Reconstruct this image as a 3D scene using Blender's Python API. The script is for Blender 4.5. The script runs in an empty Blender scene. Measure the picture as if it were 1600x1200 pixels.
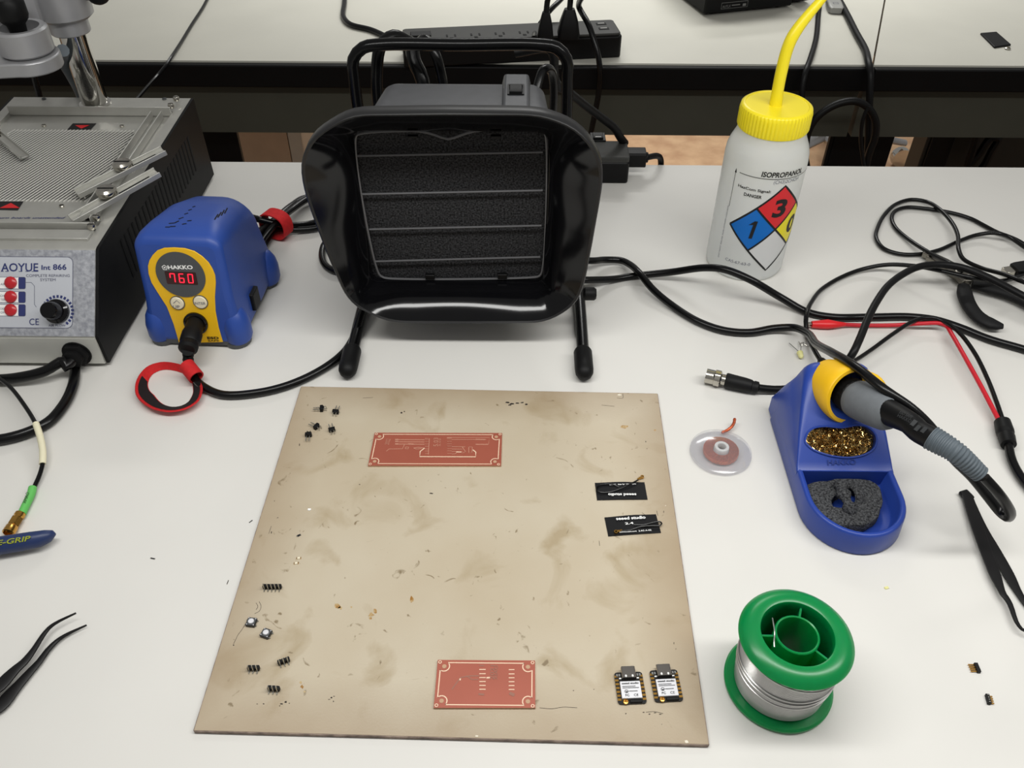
import bpy, math, random
import numpy as np
from mathutils import Vector, Matrix

# ------------------------------------------------------------------ camera, world, lights, exposure
SC = bpy.context.scene
COL = SC.collection
R = np.array([[0.99993788, 0.0089591, -0.00663162],
              [0.01092084, -0.66833829, 0.7437773],
              [0.00223141, -0.74380352, -0.66839461]])
CAM = np.array([0.0454243, -0.36228042, 0.49775373])
FPX = 1340.0
cd = bpy.data.cameras.new('camera'); cam = bpy.data.objects.new('camera', cd); COL.objects.link(cam)
cd.sensor_width = 36.0; cd.lens = FPX / 1600.0 * 36.0; cd.clip_start = 0.01; cd.clip_end = 50
M3 = np.stack([R[:, 0], -R[:, 1], -R[:, 2]], axis=1)
mw = Matrix.Identity(4)
for i in range(3):
    for j in range(3):
        mw[i][j] = float(M3[i, j])
    mw[i][3] = float(CAM[i])
cam.matrix_world = mw
SC.camera = cam

world = bpy.data.worlds.new('world'); SC.world = world; world.use_nodes = True
bg = world.node_tree.nodes['Background']
bg.inputs[0].default_value = (1.0, 0.985, 0.95, 1); bg.inputs[1].default_value = 0.23

def area(name, loc, target, sx, sy, power, color=(1, 0.997, 0.968)):
    l = bpy.data.lights.new(name, 'AREA'); l.shape = 'RECTANGLE'; l.size = sx; l.size_y = sy
    l.energy = power; l.color = color
    o = bpy.data.objects.new(name, l); COL.objects.link(o)
    o.location = loc
    d = Vector(target) - Vector(loc)
    o.rotation_euler = d.to_track_quat('-Z', 'Y').to_euler()
    return o
# fluorescent light above the front bench, added fill above the rear, both long along X
area('bench_light', (0.24, -0.02, 0.68), (0.24, -0.02, 0), 1.3, 0.08, 6.3)
rl_ = area('bench_light', (0.25, 1.55, 0.95), (0.25, 1.55, 0), 1.4, 0.15, 6.5); rl_.data.spread = math.radians(105)  # unseen fill light added to brighten the rear bench, spread narrowed
area('ceiling_lamp', (0.3, 3.2, 2.0), (0.3, 3.2, 0), 1.2, 0.3, 26)
SC.view_settings.view_transform = 'Standard'; SC.view_settings.look = 'None'
SC.view_settings.gamma = 1; SC.view_settings.use_curve_mapping = False
SC.view_settings.exposure = 0.15
SC.cycles.transparent_max_bounces = 24

# ------------------------------------------------------------------ geometry helpers
rnd = random.Random(7)
V = lambda *a: np.array(a, float)
PI = math.pi
def nrm(a): a = np.asarray(a, float); return a / np.linalg.norm(a)
def ray(px, py): return R @ np.array([px - 800.0, py - 600.0, FPX])
def G(px, py, z=0.0):
    d = ray(px, py); return CAM + d * ((z - CAM[2]) / d[2])
def AY(px, py, Y):
    d = ray(px, py); return CAM + d * ((Y - CAM[1]) / d[1])
def AX(px, py, X):
    d = ray(px, py); return CAM + d * ((X - CAM[0]) / d[0])
def PLN(px, py, P, n):
    d = ray(px, py); return CAM + d * (np.dot(np.asarray(P) - CAM, n) / np.dot(d, n))
def frame(o, u, v, n=None):
    u = nrm(u); n = nrm(np.cross(u, v)) if n is None else nrm(n); v = np.cross(n, u)
    m = np.eye(4); m[:3, 0] = u; m[:3, 1] = v; m[:3, 2] = n; m[:3, 3] = o
    return m
def axisframe(o, d, up=(0, 0, 1)):
    d = nrm(d); up = np.asarray(up, float)
    if abs(np.dot(d, up)) > .98: up = V(0, 1, 0)
    x = nrm(np.cross(up, d)); y = np.cross(d, x)
    m = np.eye(4); m[:3, 0] = x; m[:3, 1] = y; m[:3, 2] = d; m[:3, 3] = o
    return m
def rotz(a, o=(0, 0, 0)):
    m = np.eye(4); c, s = math.cos(a), math.sin(a)
    m[0, 0] = c; m[0, 1] = -s; m[1, 0] = s; m[1, 1] = c; m[:3, 3] = o
    return m
def smooth_path(pts, step=0.004, closed=False):
    P = [np.asarray(p, float) for p in pts]; n = len(P); out = []
    rng = range(n if closed else n - 1)
    for i in rng:
        if closed: p0, p1, p2, p3 = P[i - 1], P[i], P[(i + 1) % n], P[(i + 2) % n]
        else:
            p1, p2 = P[i], P[i + 1]
            p0 = P[i - 1] if i > 0 else 2 * p1 - p2
            p3 = P[i + 2] if i + 2 < n else 2 * p2 - p1
        t01 = max(np.linalg.norm(p1[:3] - p0[:3]), 1e-6) ** .5; t12 = max(np.linalg.norm(p2[:3] - p1[:3]), 1e-6) ** .5; t23 = max(np.linalg.norm(p3[:3] - p2[:3]), 1e-6) ** .5
        m1 = (p2 - p1 + t12 * ((p1 - p0) / t01 - (p2 - p0) / (t01 + t12)))
        m2 = (p2 - p1 + t12 * ((p3 - p2) / t23 - (p3 - p1) / (t12 + t23)))
        k = max(2, int(np.linalg.norm(p2 - p1) / step))
        for j in range(k):
            t = j / k
            out.append((2 * t**3 - 3 * t**2 + 1) * p1 + (t**3 - 2 * t**2 + t) * m1 + (-2 * t**3 + 3 * t**2) * p2 + (t**3 - t**2) * m2)
    if not closed: out.append(P[-1])
    return out
def rrect(x0, x1, y0, y1, r, k=5):
    o = []
    for cx, cy, a in ((x1 - r, y1 - r, 0), (x0 + r, y1 - r, 90), (x0 + r, y0 + r, 180), (x1 - r, y0 + r, 270)):
        for i in range(k + 1):
            t = math.radians(a + 90 * i / k); o.append((cx + r * math.cos(t), cy + r * math.sin(t)))
    return o
def circ(r, n=32, cx=0, cy=0, ry=None):
    return [(cx + r * math.cos(2 * PI * i / n), cy + (ry or r) * math.sin(2 * PI * i / n)) for i in range(n)]

_text_cache = {}
def text_geo(s, bold=0.0, shear=0.0):
    key = (s, bold, shear)
    if key not in _text_cache:
        c = bpy.data.curves.new('lettering', 'FONT'); c.body = s; c.size = 1.0; c.resolution_u = 3
        c.offset = bold; c.shear = shear; c.dimensions = '2D'; c.fill_mode = 'FRONT'
        o = bpy.data.objects.new('lettering', c); COL.objects.link(o)
        dg = bpy.context.evaluated_depsgraph_get(); dg.update()
        me = bpy.data.meshes.new_from_object(o.evaluated_get(dg))
        vs = np.array([v.co[:] for v in me.vertices]); fs = [tuple(p.vertices) for p in me.polygons]
        bpy.data.objects.remove(o); bpy.data.curves.remove(c); bpy.data.meshes.remove(me)
        lo, hi = vs.min(0), vs.max(0)
        vs = (vs - lo); w = hi[0] - lo[0]; h = hi[1] - lo[1]
        _text_cache[key] = (vs[:, :2], fs, w, h)
    return _text_cache[key]

class MB:
    def __init__(s): s.v = []; s.f = []
    def add(s, vs, fs, M=None):
        b = len(s.v)
        for p in vs:
            p = np.asarray(p, float)
            if M is not None: p = M[:3, :3] @ p + M[:3, 3]
            s.v.append(tuple(p))
        s.f += [tuple(i + b for i in f) for f in fs]
        return s
    def box(s, c, d, M=None):
        x, y, z = [k / 2 for k in d]; c = np.asarray(c, float)
        vs = [c + V(a * x, b * y, e * z) for e in (-1, 1) for b in (-1, 1) for a in (-1, 1)]
        return s.add(vs, [(0, 2, 3, 1), (4, 5, 7, 6), (0, 1, 5, 4), (2, 6, 7, 3), (0, 4, 6, 2), (1, 3, 7, 5)], M)
    def prism(s, out, z0, z1, M=None):
        n = len(out)
        a = sum(out[i][0] * out[(i + 1) % n][1] - out[(i + 1) % n][0] * out[i][1] for i in range(n))
        if a < 0: out = out[::-1]
        vs = [(x, y, z0) for x, y in out] + [(x, y, z1) for x, y in out]
        fs = [tuple(range(n))[::-1], tuple(range(n, 2 * n))] + [(i, (i + 1) % n, n + (i + 1) % n, n + i) for i in range(n)]
        return s.add(vs, fs, M)
    def ring(s, o, i, z0, z1, M=None):
        n = len(o)
        vs = [(x, y, z0) for x, y in o] + [(x, y, z1) for x, y in o] + [(x, y, z0) for x, y in i] + [(x, y, z1) for x, y in i]
        fs = []
        for k in range(n):
            l = (k + 1) % n
            fs += [(k, l, n + l, n + k), (n + k, n + l, 3 * n + l, 3 * n + k), (3 * n + k, 3 * n + l, 2 * n + l, 2 * n + k), (2 * n + k, 2 * n + l, l, k)]
        return s.add(vs, fs, M)
    def lathe(s, prof, n=40, M=None, rib=None):
        vs = []; fs = []; m = len(prof)
        for r, z in prof:
            for i in range(n):
                a = 2 * PI * i / n; rr = r + (rib(i, r, z) if rib else 0)
                vs.append((rr * math.cos(a), rr * math.sin(a), z))
        for j in range(m - 1):
            for i in range(n):
                k = (i + 1) % n
                fs.append((j * n + i, j * n + k, (j + 1) * n + k, (j + 1) * n + i))
        if prof[0][0] > 1e-6 and prof[0] != prof[-1]: fs.append(tuple(range(n))[::-1])
        if prof[-1][0] > 1e-6 and prof[0] != prof[-1]: fs.append(tuple(range((m - 1) * n, m * n)))
        return s.add(vs, fs, M)
    def loft(s, loops, caps=True, M=None, closed=False):
        n = len(loops[0]); m = len(loops); vs = [p for l in loops for p in l]; fs = []
        for j in range(m if closed else m - 1):
            q = (j + 1) % m
            for i in range(n):
                k = (i + 1) % n
                fs.append((j * n + i, j * n + k, q * n + k, q * n + i))
        if caps and not closed: fs += [tuple(range(n))[::-1], tuple(range((m - 1) * n, m * n))]
        return s.add(vs, fs, M)
    def tube(s, pts, r, n=10, closed=False, flat=1.0):
        P = [np.asarray(p, float) for p in pts]; m = len(P)
        rr = r if hasattr(r, '__len__') else [r] * m
        T = [nrm((P[(i + 1) % m] if closed or i < m - 1 else P[i]) - (P[i - 1] if closed or i > 0 else P[i]) + 1e-12) for i in range(m)]
        u = np.cross(T[0], V(0, 0, 1))
        if np.linalg.norm(u) < 1e-3: u = np.cross(T[0], V(0, 1, 0))
        u = nrm(u); loops = []
        for i in range(m):
            u = nrm(u - T[i] * np.dot(u, T[i])); w = np.cross(T[i], u)
            loops.append([P[i] + rr[i] * (math.cos(2 * PI * k / n) * u + flat * math.sin(2 * PI * k / n) * w) for k in range(n)])
        return s.loft(loops, caps=not closed, closed=closed)
    def ball(s, c, r, n=16, m=10, M=None):
        r = r if hasattr(r, '__len__') else (r, r, r)
        vs = []; fs = []
        for j in range(m + 1):
            a = PI * j / m
            for i in range(n):
                b = 2 * PI * i / n
                vs.append((c[0] + r[0] * math.sin(a) * math.cos(b), c[1] + r[1] * math.sin(a) * math.sin(b), c[2] + r[2] * math.cos(a)))
        for j in range(m):
            for i in range(n):
                k = (i + 1) % n; fs.append((j * n + i, (j + 1) * n + i, (j + 1) * n + k, j * n + k))
        return s.add(vs, fs, M)
    def ribbon(s, path, w, nv, th=0.0):     # flat strip along path, width w across, nv = width direction
        fs = []; vs = []
        for p in path:
            vs += [np.asarray(p) - np.asarray(nv) * w / 2, np.asarray(p) + np.asarray(nv) * w / 2]
        for i in range(len(path) - 1): fs.append((2 * i, 2 * i + 1, 2 * i + 3, 2 * i + 2))
        return s.add(vs, fs)
    def text(s, st, P, Q, n, h, bold=0.0, shear=0.0, lift=0.0002, mapf=None):
        vs, fs, w, hh = text_geo(st, bold, shear)
        P = np.asarray(P, float); Q = np.asarray(Q, float); L = np.linalg.norm(Q - P)
        if mapf is None:
            u = (Q - P) / L; n = nrm(n); v = np.cross(n, u)
            return s.add([P + u * (x / w * L) + v * (y / hh * h) + n * lift for x, y in vs], fs)
        for f in fs:            # split long triangles so the print follows the curve
            tris = [(vs[f[0]], vs[f[k]], vs[f[k + 1]]) for k in range(1, len(f) - 1)]
            while tris:
                a, b, c = tris.pop(); e = [np.linalg.norm(b - a), np.linalg.norm(c - b), np.linalg.norm(a - c)]
                k = int(np.argmax(e))
                if e[k] * L / w * mapf.scale > .0016:
                    if k == 0: m = (a + b) / 2; tris += [(a, m, c), (m, b, c)]
                    elif k == 1: m = (b + c) / 2; tris += [(a, b, m), (a, m, c)]
                    else: m = (c + a) / 2; tris += [(a, b, m), (m, b, c)]
                    continue
                n0 = len(s.v); s.v += [tuple(mapf(p[0] / w, p[1] / hh)) for p in (a, b, c)]; s.f.append((n0, n0 + 1, n0 + 2))
        return s
    def line(s, pts, w, n, lift=0.0002, closed=False):   # flat printed line
        n = nrm(n); P = [np.asarray(p, float) + n * lift for p in pts]; m = len(P); vs = []; fs = []
        for i in range(m):
            a = P[i - 1] if (i > 0 or closed) else P[i]; b = P[(i + 1) % m] if (i < m - 1 or closed) else P[i]
            c = nrm(np.cross(n, b - a)); vs += [P[i] - c * w / 2, P[i] + c * w / 2]
        for i in range(m if closed else m - 1):
            j = (i + 1) % m; fs.append((2 * i, 2 * j, 2 * j + 1, 2 * i + 1))
        return s.add(vs, fs)

def wloc(o):
    p = np.zeros(3)
    while o is not None: p = p + np.array(o.location); o = o.parent
    return p
def obj(name, mb, mat, parent=None, smooth=True, bevel=0, seg=2, ang=40, sub=0, origin=None):
    me = bpy.data.meshes.new(name)
    vs = np.array(mb.v, float)
    if parent is not None:
        off = wloc(parent); loc = (0, 0, 0)
    else:
        off = np.asarray(origin, float) if origin is not None else V((vs[:, 0].min() + vs[:, 0].max()) / 2, (vs[:, 1].min() + vs[:, 1].max()) / 2, vs[:, 2].min())
        loc = tuple(off)
    me.from_pydata((vs - off).tolist(), [], mb.f); me.validate(); me.update()
    me.materials.append(mat)
    if smooth:
        for p in me.polygons: p.use_smooth = True
        me.set_sharp_from_angle(angle=math.radians(ang))
    o = bpy.data.objects.new(name, me); COL.objects.link(o); o.location = loc
    if parent is not None: o.parent = parent
    if bevel:
        b = o.modifiers.new('bevel', 'BEVEL'); b.width = bevel; b.segments = seg; b.limit_method = 'ANGLE'; b.angle_limit = math.radians(35); b.harden_normals = False
    if sub:
        sm = o.modifiers.new('sub', 'SUBSURF'); sm.levels = sub; sm.render_levels = sub
    return o
def cut(o, cmb):     # boolean difference, applied
    c = bpy.data.meshes.new('cutter'); c.from_pydata((np.array(cmb.v) - wloc(o)).tolist(), [], cmb.f)
    co = bpy.data.objects.new('cutter', c); COL.objects.link(co); co.location = wloc(o)
    m = o.modifiers.new('cut', 'BOOLEAN'); m.object = co; m.operation = 'DIFFERENCE'; m.solver = 'EXACT'
    bpy.context.view_layer.update()
    dg = bpy.context.evaluated_depsgraph_get(); dg.update()
    me = bpy.data.meshes.new_from_object(o.evaluated_get(dg))
    o.modifiers.clear(); old = o.data; o.data = me; bpy.data.meshes.remove(old); me.name = o.name
    bpy.data.objects.remove(co); bpy.data.meshes.remove(c)
    me.set_sharp_from_angle(angle=math.radians(38))
def thing(name, label, cat, loc, group=None, rot=0):
    o = bpy.data.objects.new(name, None); COL.objects.link(o); o.location = tuple(float(k) for k in loc); o.rotation_euler = (0, 0, rot)
    o.empty_display_size = .01
    o['label'] = label; o['category'] = cat
    if group: o['group'] = group
    return o
def tag(o, label, cat, group=None):
    o['label'] = label; o['category'] = cat
    if group: o['group'] = group
    return o
def dup(root, loc, rot, label):
    r = root.copy(); COL.objects.link(r); r.location = tuple(float(k) for k in loc); r.rotation_euler = (0, 0, rot); r['label'] = label
    for ch in list(root.children):
        c = ch.copy(); COL.objects.link(c); c.parent = r
        for g in ch.children:
            d = g.copy(); COL.objects.link(d); d.parent = c
    return r

# ------------------------------------------------------------------ materials
def lin(c):
    return tuple((k / 255 / 12.92 if k / 255 <= .04045 else ((k / 255 + .055) / 1.055) ** 2.4) for k in c)
def mat(name, c, rough=.5, metal=0.0, spec=.5, var=0.0, vscale=40, bump=0.0, bscale=300, coat=0.0, emit=0.0, trans=0.0, ior=1.45, c2=None, alpha=None):
    m = bpy.data.materials.new(name); m.use_nodes = True; nt = m.node_tree; b = nt.nodes['Principled BSDF']
    col = lin(c); b.inputs['Base Color'].default_value = (*col, 1)
    b.inputs['Roughness'].default_value = rough; b.inputs['Metallic'].default_value = metal
    b.inputs['Specular IOR Level'].default_value = spec; b.inputs['IOR'].default_value = ior
    b.inputs['Coat Weight'].default_value = coat; b.inputs['Transmission Weight'].default_value = trans
    if emit:
        b.inputs['Emission Color'].default_value = (*col, 1); b.inputs['Emission Strength'].default_value = emit
    tc = nt.nodes.new('ShaderNodeTexCoord')
    if var or c2:
        n = nt.nodes.new('ShaderNodeTexNoise'); n.inputs['Scale'].default_value = vscale; n.inputs['Detail'].default_value = 6
        nt.links.new(tc.outputs['Object'], n.inputs['Vector'])
        r = nt.nodes.new('ShaderNodeValToRGB'); e = r.color_ramp.elements
        d = lin(c2) if c2 else tuple(k * (1 - var) for k in col)
        e[0].position = .35; e[1].position = .65; e[0].color = (*d, 1); e[1].color = (*col, 1)
        nt.links.new(n.outputs['Fac'], r.inputs['Fac']); nt.links.new(r.outputs['Color'], b.inputs['Base Color'])
    if bump:
        n = nt.nodes.new('ShaderNodeTexNoise'); n.inputs['Scale'].default_value = bscale; n.inputs['Detail'].default_value = 3
        nt.links.new(tc.outputs['Object'], n.inputs['Vector'])
        bp = nt.nodes.new('ShaderNodeBump'); bp.inputs['Strength'].default_value = bump; bp.inputs['Distance'].default_value = .001
        nt.links.new(n.outputs['Fac'], bp.inputs['Height']); nt.links.new(bp.outputs['Normal'], b.inputs['Normal'])
    return m

MT = {}
MT['bench'] = mat('white_laminate', (216, 214, 209), rough=.45, spec=.3, var=.04, vscale=7, bump=.03, bscale=900)
MT['bench2'] = mat('rear_laminate', (205, 203, 192), rough=.4, var=.05, vscale=9)
MT['black_edge'] = mat('black_edge', (8, 8, 9), rough=.5, spec=.2, var=.2, vscale=30)
MT['apron'] = mat('grey_steel', (70, 70, 62), rough=.6, spec=.2, var=.06, vscale=20)
MT['floor'] = mat('vinyl_floor', (220, 182, 142), rough=.5, c2=(194, 152, 116), vscale=14)
MT['card'] = mat('cardboard', (222, 196, 170), rough=.9, var=.08, vscale=30)
MT['greyside'] = mat('grey_side', (226, 220, 208), rough=.8, var=.05)
MT['darkcase'] = mat('dark_case', (40, 40, 36), rough=.5, var=.1)
MT['abs'] = mat('gloss_black', (10, 10, 12), rough=.10, spec=.4, var=.15, vscale=60)
MT['absmatt'] = mat('matt_black', (13, 13, 14), spec=.28, rough=.5, var=.2, vscale=90, bump=.05, bscale=1500)
MT['housing'] = mat('grey_black_plastic', (74, 75, 78), rough=.45, var=.12, vscale=120, bump=.12, bscale=2600)
MT['rim'] = mat('satin_black', (27, 27, 28), rough=.38, var=.1, vscale=60)
MT['foam'] = mat('filter_foam', (58, 58, 60), rough=.95, spec=.25, c2=(9, 9, 10), vscale=650, bump=1.0, bscale=520)
MT['wire'] = mat('black_wire', (96, 96, 98), rough=.4, metal=.3)
MT['tube'] = mat('black_tube', (9, 9, 10), spec=.28, rough=.22, var=.1)
MT['rubber'] = mat('black_rubber', (13, 13, 14), spec=.28, rough=.55, var=.1, vscale=100)
MT['cord'] = mat('black_cord', (9, 9, 10), rough=.27, spec=.35, var=.15, vscale=80)
MT['cord_matt'] = mat('matt_cord', (13, 13, 14), rough=.45, spec=.25, var=.15, vscale=80)
MT['strip'] = mat('grey_strip', (58, 58, 56), spec=.28, rough=.45, var=.1, vscale=60)
MT['stripside'] = mat('dark_strip', (9, 9, 10), spec=.28, rough=.45, var=.1)
MT['hole'] = mat('dark_hole', (4, 4, 4), rough=.8)
MT['blue'] = mat('blue_plastic', (42, 74, 154), rough=.42, var=.05, vscale=50, bump=.04, bscale=2200)
MT['blue2'] = mat('royal_blue_plastic', (38, 66, 152), rough=.36, var=.06, vscale=45, bump=.03, bscale=2000)
MT['yellow'] = mat('yellow_plastic', (240, 188, 24), rough=.42, var=.05, vscale=60)
MT['capyellow'] = mat('cap_yellow', (246, 226, 38), rough=.33, var=.03)
MT['dgrey'] = mat('dark_grey', (76, 78, 80), rough=.5, var=.06)
MT['mould'] = mat('moulded_mark', (46, 48, 50), rough=.5)
MT['grip'] = mat('grey_foam_grip', (104, 108, 112), rough=.75, var=.08, vscale=200, bump=.1, bscale=2500)
MT['strain'] = mat('grey_rubber', (88, 97, 104), rough=.55, var=.06)
MT['cream'] = mat('cream_plastic', (232, 222, 196), rough=.5, var=.04)
MT['white'] = mat('white_print', (240, 240, 238), rough=.5)
MT['ink'] = mat('black_print', (18, 18, 20), rough=.5)
MT['navy'] = mat('navy_print', (44, 52, 104), rough=.5)
MT['greyink'] = mat('grey_print', (98, 100, 118), rough=.5)
MT['led'] = mat('red_segments', (255, 30, 56), rough=.4, emit=1.3)
MT['display'] = mat('display_window', (52, 12, 14), rough=.15)
MT['red'] = mat('red_velcro', (206, 30, 34), rough=.75, var=.15, vscale=300, bump=.3, bscale=1800)
MT['redglow'] = mat('red_button', (190, 38, 46), rough=.25, var=.15, vscale=120)
MT['redclip'] = mat('red_vinyl', (214, 30, 36), rough=.35, var=.06)
MT['redwire'] = mat('red_wire', (196, 26, 42), rough=.4, var=.06)
MT['velcro_in'] = mat('black_loop_pile', (24, 16, 18), rough=.9, var=.4, vscale=500)
MT['steel'] = mat('brushed_steel', (190, 189, 183), rough=.38, metal=.55, var=.08, vscale=60)
MT['hammer'] = mat('hammered_silver', (184, 186, 192), rough=.45, metal=.45, c2=(150, 152, 160), vscale=260, bump=.25, bscale=420)
MT['skirt'] = mat('pale_silver', (206, 206, 200), rough=.4, metal=.35, var=.05)
MT['plate'] = mat('panel_label', (196, 199, 206), rough=.45, metal=.2, var=.03)
MT['chrome'] = mat('chrome', (205, 203, 198), rough=.08, metal=1.0)
MT['nickel'] = mat('nickel', (196, 192, 182), rough=.2, metal=1.0, var=.1, vscale=200)
MT['cast'] = mat('cast_aluminium', (178, 178, 180), rough=.42, metal=.55, var=.06, vscale=50)
MT['mesh'] = mat('bright_mesh', (226, 225, 220), rough=.3, metal=.45)
MT['casebk'] = mat('black_case', (12, 12, 13), rough=.55, spec=.25, var=.2, vscale=200, bump=.08, bscale=1600)
MT['gold'] = mat('gold_plate', (214, 164, 82), rough=.24, metal=1.0, var=.15, vscale=200)
MT['brass'] = mat('brass_wool', (226, 196, 128), rough=.2, metal=1.0, c2=(150, 110, 56), vscale=300)
MT['copper'] = mat('copper_braid', (226, 112, 72), rough=.35, metal=.75, c2=(160, 78, 52), vscale=1400)
MT['solder'] = mat('solder_wire', (196, 195, 193), rough=.28, metal=.92, var=.1, vscale=80)
MT['green'] = mat('green_plastic', (0, 128, 66), rough=.28, var=.04, vscale=40)
_b = MT['green'].node_tree.nodes['Principled BSDF']; _b.inputs['Subsurface Weight'].default_value = .6; _b.inputs['Subsurface Radius'].default_value = (.3, 1.0, .5); _b.inputs['Subsurface Scale'].default_value = .008
MT['greensleeve'] = mat('green_sleeve', (98, 186, 92), rough=.5, var=.05)
MT['creamsleeve'] = mat('cream_sleeve', (226, 220, 190), rough=.5, var=.04)
MT['sponge'] = mat('grey_sponge', (88, 89, 91), rough=.95, spec=.2, c2=(32, 32, 34), vscale=750, bump=1.0, bscale=800)
MT['handle'] = mat('navy_handle', (34, 50, 92), rough=.4, var=.08)
MT['tweeze'] = mat('black_tweezer', (21, 20, 21), spec=.28, rough=.42, var=.15, vscale=60)
MT['pliers'] = mat('black_grip', (20, 20, 21), spec=.28, rough=.6, var=.12, vscale=120, bump=.1, bscale=2200)
MT['toolsteel'] = mat('tool_steel', (128, 124, 116), rough=.3, metal=.9, var=.2, vscale=80)
MT['pcb_cu'] = mat('etched_copper', (168, 92, 74), rough=.42, metal=.15, var=.05, vscale=40)
MT['pcb_edge'] = mat('board_edge', (188, 152, 122), rough=.7)
MT['trace'] = mat('trace_line', (232, 200, 172), rough=.5)
MT['trace2'] = mat('faint_trace', (190, 134, 112), rough=.5)
MT['mcu'] = mat('black_solder_mask', (22, 21, 22), rough=.3)
MT['can'] = mat('shield_can', (226, 226, 230), rough=.35, metal=.2)
MT['usb'] = mat('usb_shell', (176, 170, 164), rough=.18, metal=1.0)
MT['antenna'] = mat('antenna_film', (20, 20, 22), spec=.28, rough=.45, var=.1)
MT['pins'] = mat('tin_pin', (186, 184, 176), rough=.25, metal=.9)
MT['ledwhite'] = mat('cream_lens', (226, 222, 156), rough=.2, spec=.6)
MT['boardedge'] = mat('board_edge_brown', (160, 142, 130), rough=.8, c2=(112, 98, 90), vscale=160)
MT['chip'] = mat('chipped_edge', (226, 218, 200), rough=.8)
MT['scuff'] = mat('burn_marks', (38, 32, 28), rough=.8)
MT['resin'] = mat('flux_stain', (150, 104, 40), rough=.4, c2=(190, 168, 126), vscale=300)
MT['greytag'] = mat('grey_tag', (150, 150, 146), rough=.4, var=.05)
MT['dbllabel'] = mat('label_print', (120, 120, 118), rough=.5)

def mat_board():
    m = bpy.data.materials.new('stained_board'); m.use_nodes = True; nt = m.node_tree; b = nt.nodes['Principled BSDF']
    N = nt.nodes.new; L = nt.links.new
    tc = N('ShaderNodeTexCoord')
    def noise(sc, det, lo, hi, dist=0.0):
        n = N('ShaderNodeTexNoise'); n.inputs['Scale'].default_value = sc; n.inputs['Detail'].default_value = det; n.inputs['Distortion'].default_value = dist
        L(tc.outputs['Object'], n.inputs['Vector']); r = N('ShaderNodeMapRange'); r.inputs[1].default_value = lo; r.inputs[2].default_value = hi
        L(n.outputs['Fac'], r.inputs[0]); return r.outputs[0]
    def mix(f, a, c):
        x = N('ShaderNodeMix'); x.data_type = 'RGBA'; L(f, x.inputs[0])
        if isinstance(a, tuple): x.inputs[6].default_value = (*lin(a), 1)
        else: L(a, x.inputs[6])
        x.inputs[7].default_value = (*lin(c), 1); return x.outputs[2]
    c = mix(noise(9, 4, .35, .7), (195, 184, 163), (186, 172, 148))
    c = mix(noise(24, 8, .56, .72, .6), c, (170, 154, 126))
    # worn, browned border: distance to the board's edge
    sx = N('ShaderNodeSeparateXYZ'); L(tc.outputs['Object'], sx.inputs[0])
    def m1(op, a, v=None):
        n = N('ShaderNodeMath'); n.operation = op; L(a, n.inputs[0])
        if v is not None:
            if isinstance(v, (int, float)): n.inputs[1].default_value = v
            else: L(v, n.inputs[1])
        return n.outputs[0]
    e = m1('MAXIMUM', m1('ABSOLUTE', sx.outputs[0]), m1('ABSOLUTE', sx.outputs[1]))
    e2 = m1('ADD', e, m1('MULTIPLY', noise(22, 5, 0, 1), .03))
    r = N('ShaderNodeMapRange'); r.inputs[1].default_value = .128; r.inputs[2].default_value = .172; r.inputs[3].default_value = 0; r.inputs[4].default_value = .75; L(e2, r.inputs[0])
    c = mix(r.outputs[0], c, (156, 136, 110))
    c = mix(noise(75, 10, .665, .73, 1.5), c, (132, 116, 90))
    L(c, b.inputs['Base Color']); b.inputs['Roughness'].default_value = .38
    bn = N('ShaderNodeTexNoise'); bn.inputs['Scale'].default_value = 700; L(tc.outputs['Object'], bn.inputs['Vector'])
    bp = N('ShaderNodeBump'); bp.inputs['Strength'].default_value = .12; bp.inputs['Distance'].default_value = .0006
    L(bn.outputs['Fac'], bp.inputs['Height']); L(bp.outputs['Normal'], b.inputs['Normal'])
    return m
MT['board'] = mat_board()
def facing(nt, lo, hi):
    lw = nt.nodes.new('ShaderNodeLayerWeight'); p = nt.nodes.new('ShaderNodeMath'); p.operation = 'POWER'; p.inputs[1].default_value = 4
    nt.links.new(lw.outputs['Facing'], p.inputs[0]); r = nt.nodes.new('ShaderNodeMapRange'); r.inputs[3].default_value = lo; r.inputs[4].default_value = hi
    nt.links.new(p.outputs[0], r.inputs[0]); return r.outputs[0]
def mat_hdpe():
    m = bpy.data.materials.new('milky_plastic'); m.use_nodes = True; nt = m.node_tree; nt.nodes.remove(nt.nodes['Principled BSDF'])
    N = nt.nodes.new; L = nt.links.new; out = nt.nodes['Material Output']
    tc = N('ShaderNodeTexCoord'); no = N('ShaderNodeTexNoise'); no.inputs['Scale'].default_value = 30; L(tc.outputs['Object'], no.inputs['Vector'])
    rp = N('ShaderNodeValToRGB'); rp.color_ramp.elements[0].color = (.92, .94, .94, 1); rp.color_ramp.elements[1].color = (.97, .98, .98, 1); L(no.outputs['Fac'], rp.inputs[0])
    d = N('ShaderNodeBsdfDiffuse'); t = N('ShaderNodeBsdfTranslucent'); g = N('ShaderNodeBsdfGlossy'); tr = N('ShaderNodeBsdfTransparent')
    tr.inputs[0].default_value = (.93, .95, .95, 1); g.inputs['Roughness'].default_value = .22
    L(rp.outputs[0], d.inputs[0]); L(rp.outputs[0], t.inputs[0])
    a = N('ShaderNodeMixShader'); a.inputs[0].default_value = .5; L(d.outputs[0], a.inputs[1]); L(t.outputs[0], a.inputs[2])
    a2 = N('ShaderNodeMixShader'); a2.inputs[0].default_value = .16; L(a.outputs[0], a2.inputs[1]); L(tr.outputs[0], a2.inputs[2])
    fr = facing(nt, .04, .55)
    a3 = N('ShaderNodeMixShader'); L(fr, a3.inputs[0]); L(a2.outputs[0], a3.inputs[1]); L(g.outputs[0], a3.inputs[2]); L(a3.outputs[0], out.inputs[0])
    return m
MT['hdpe'] = mat_hdpe()
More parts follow.
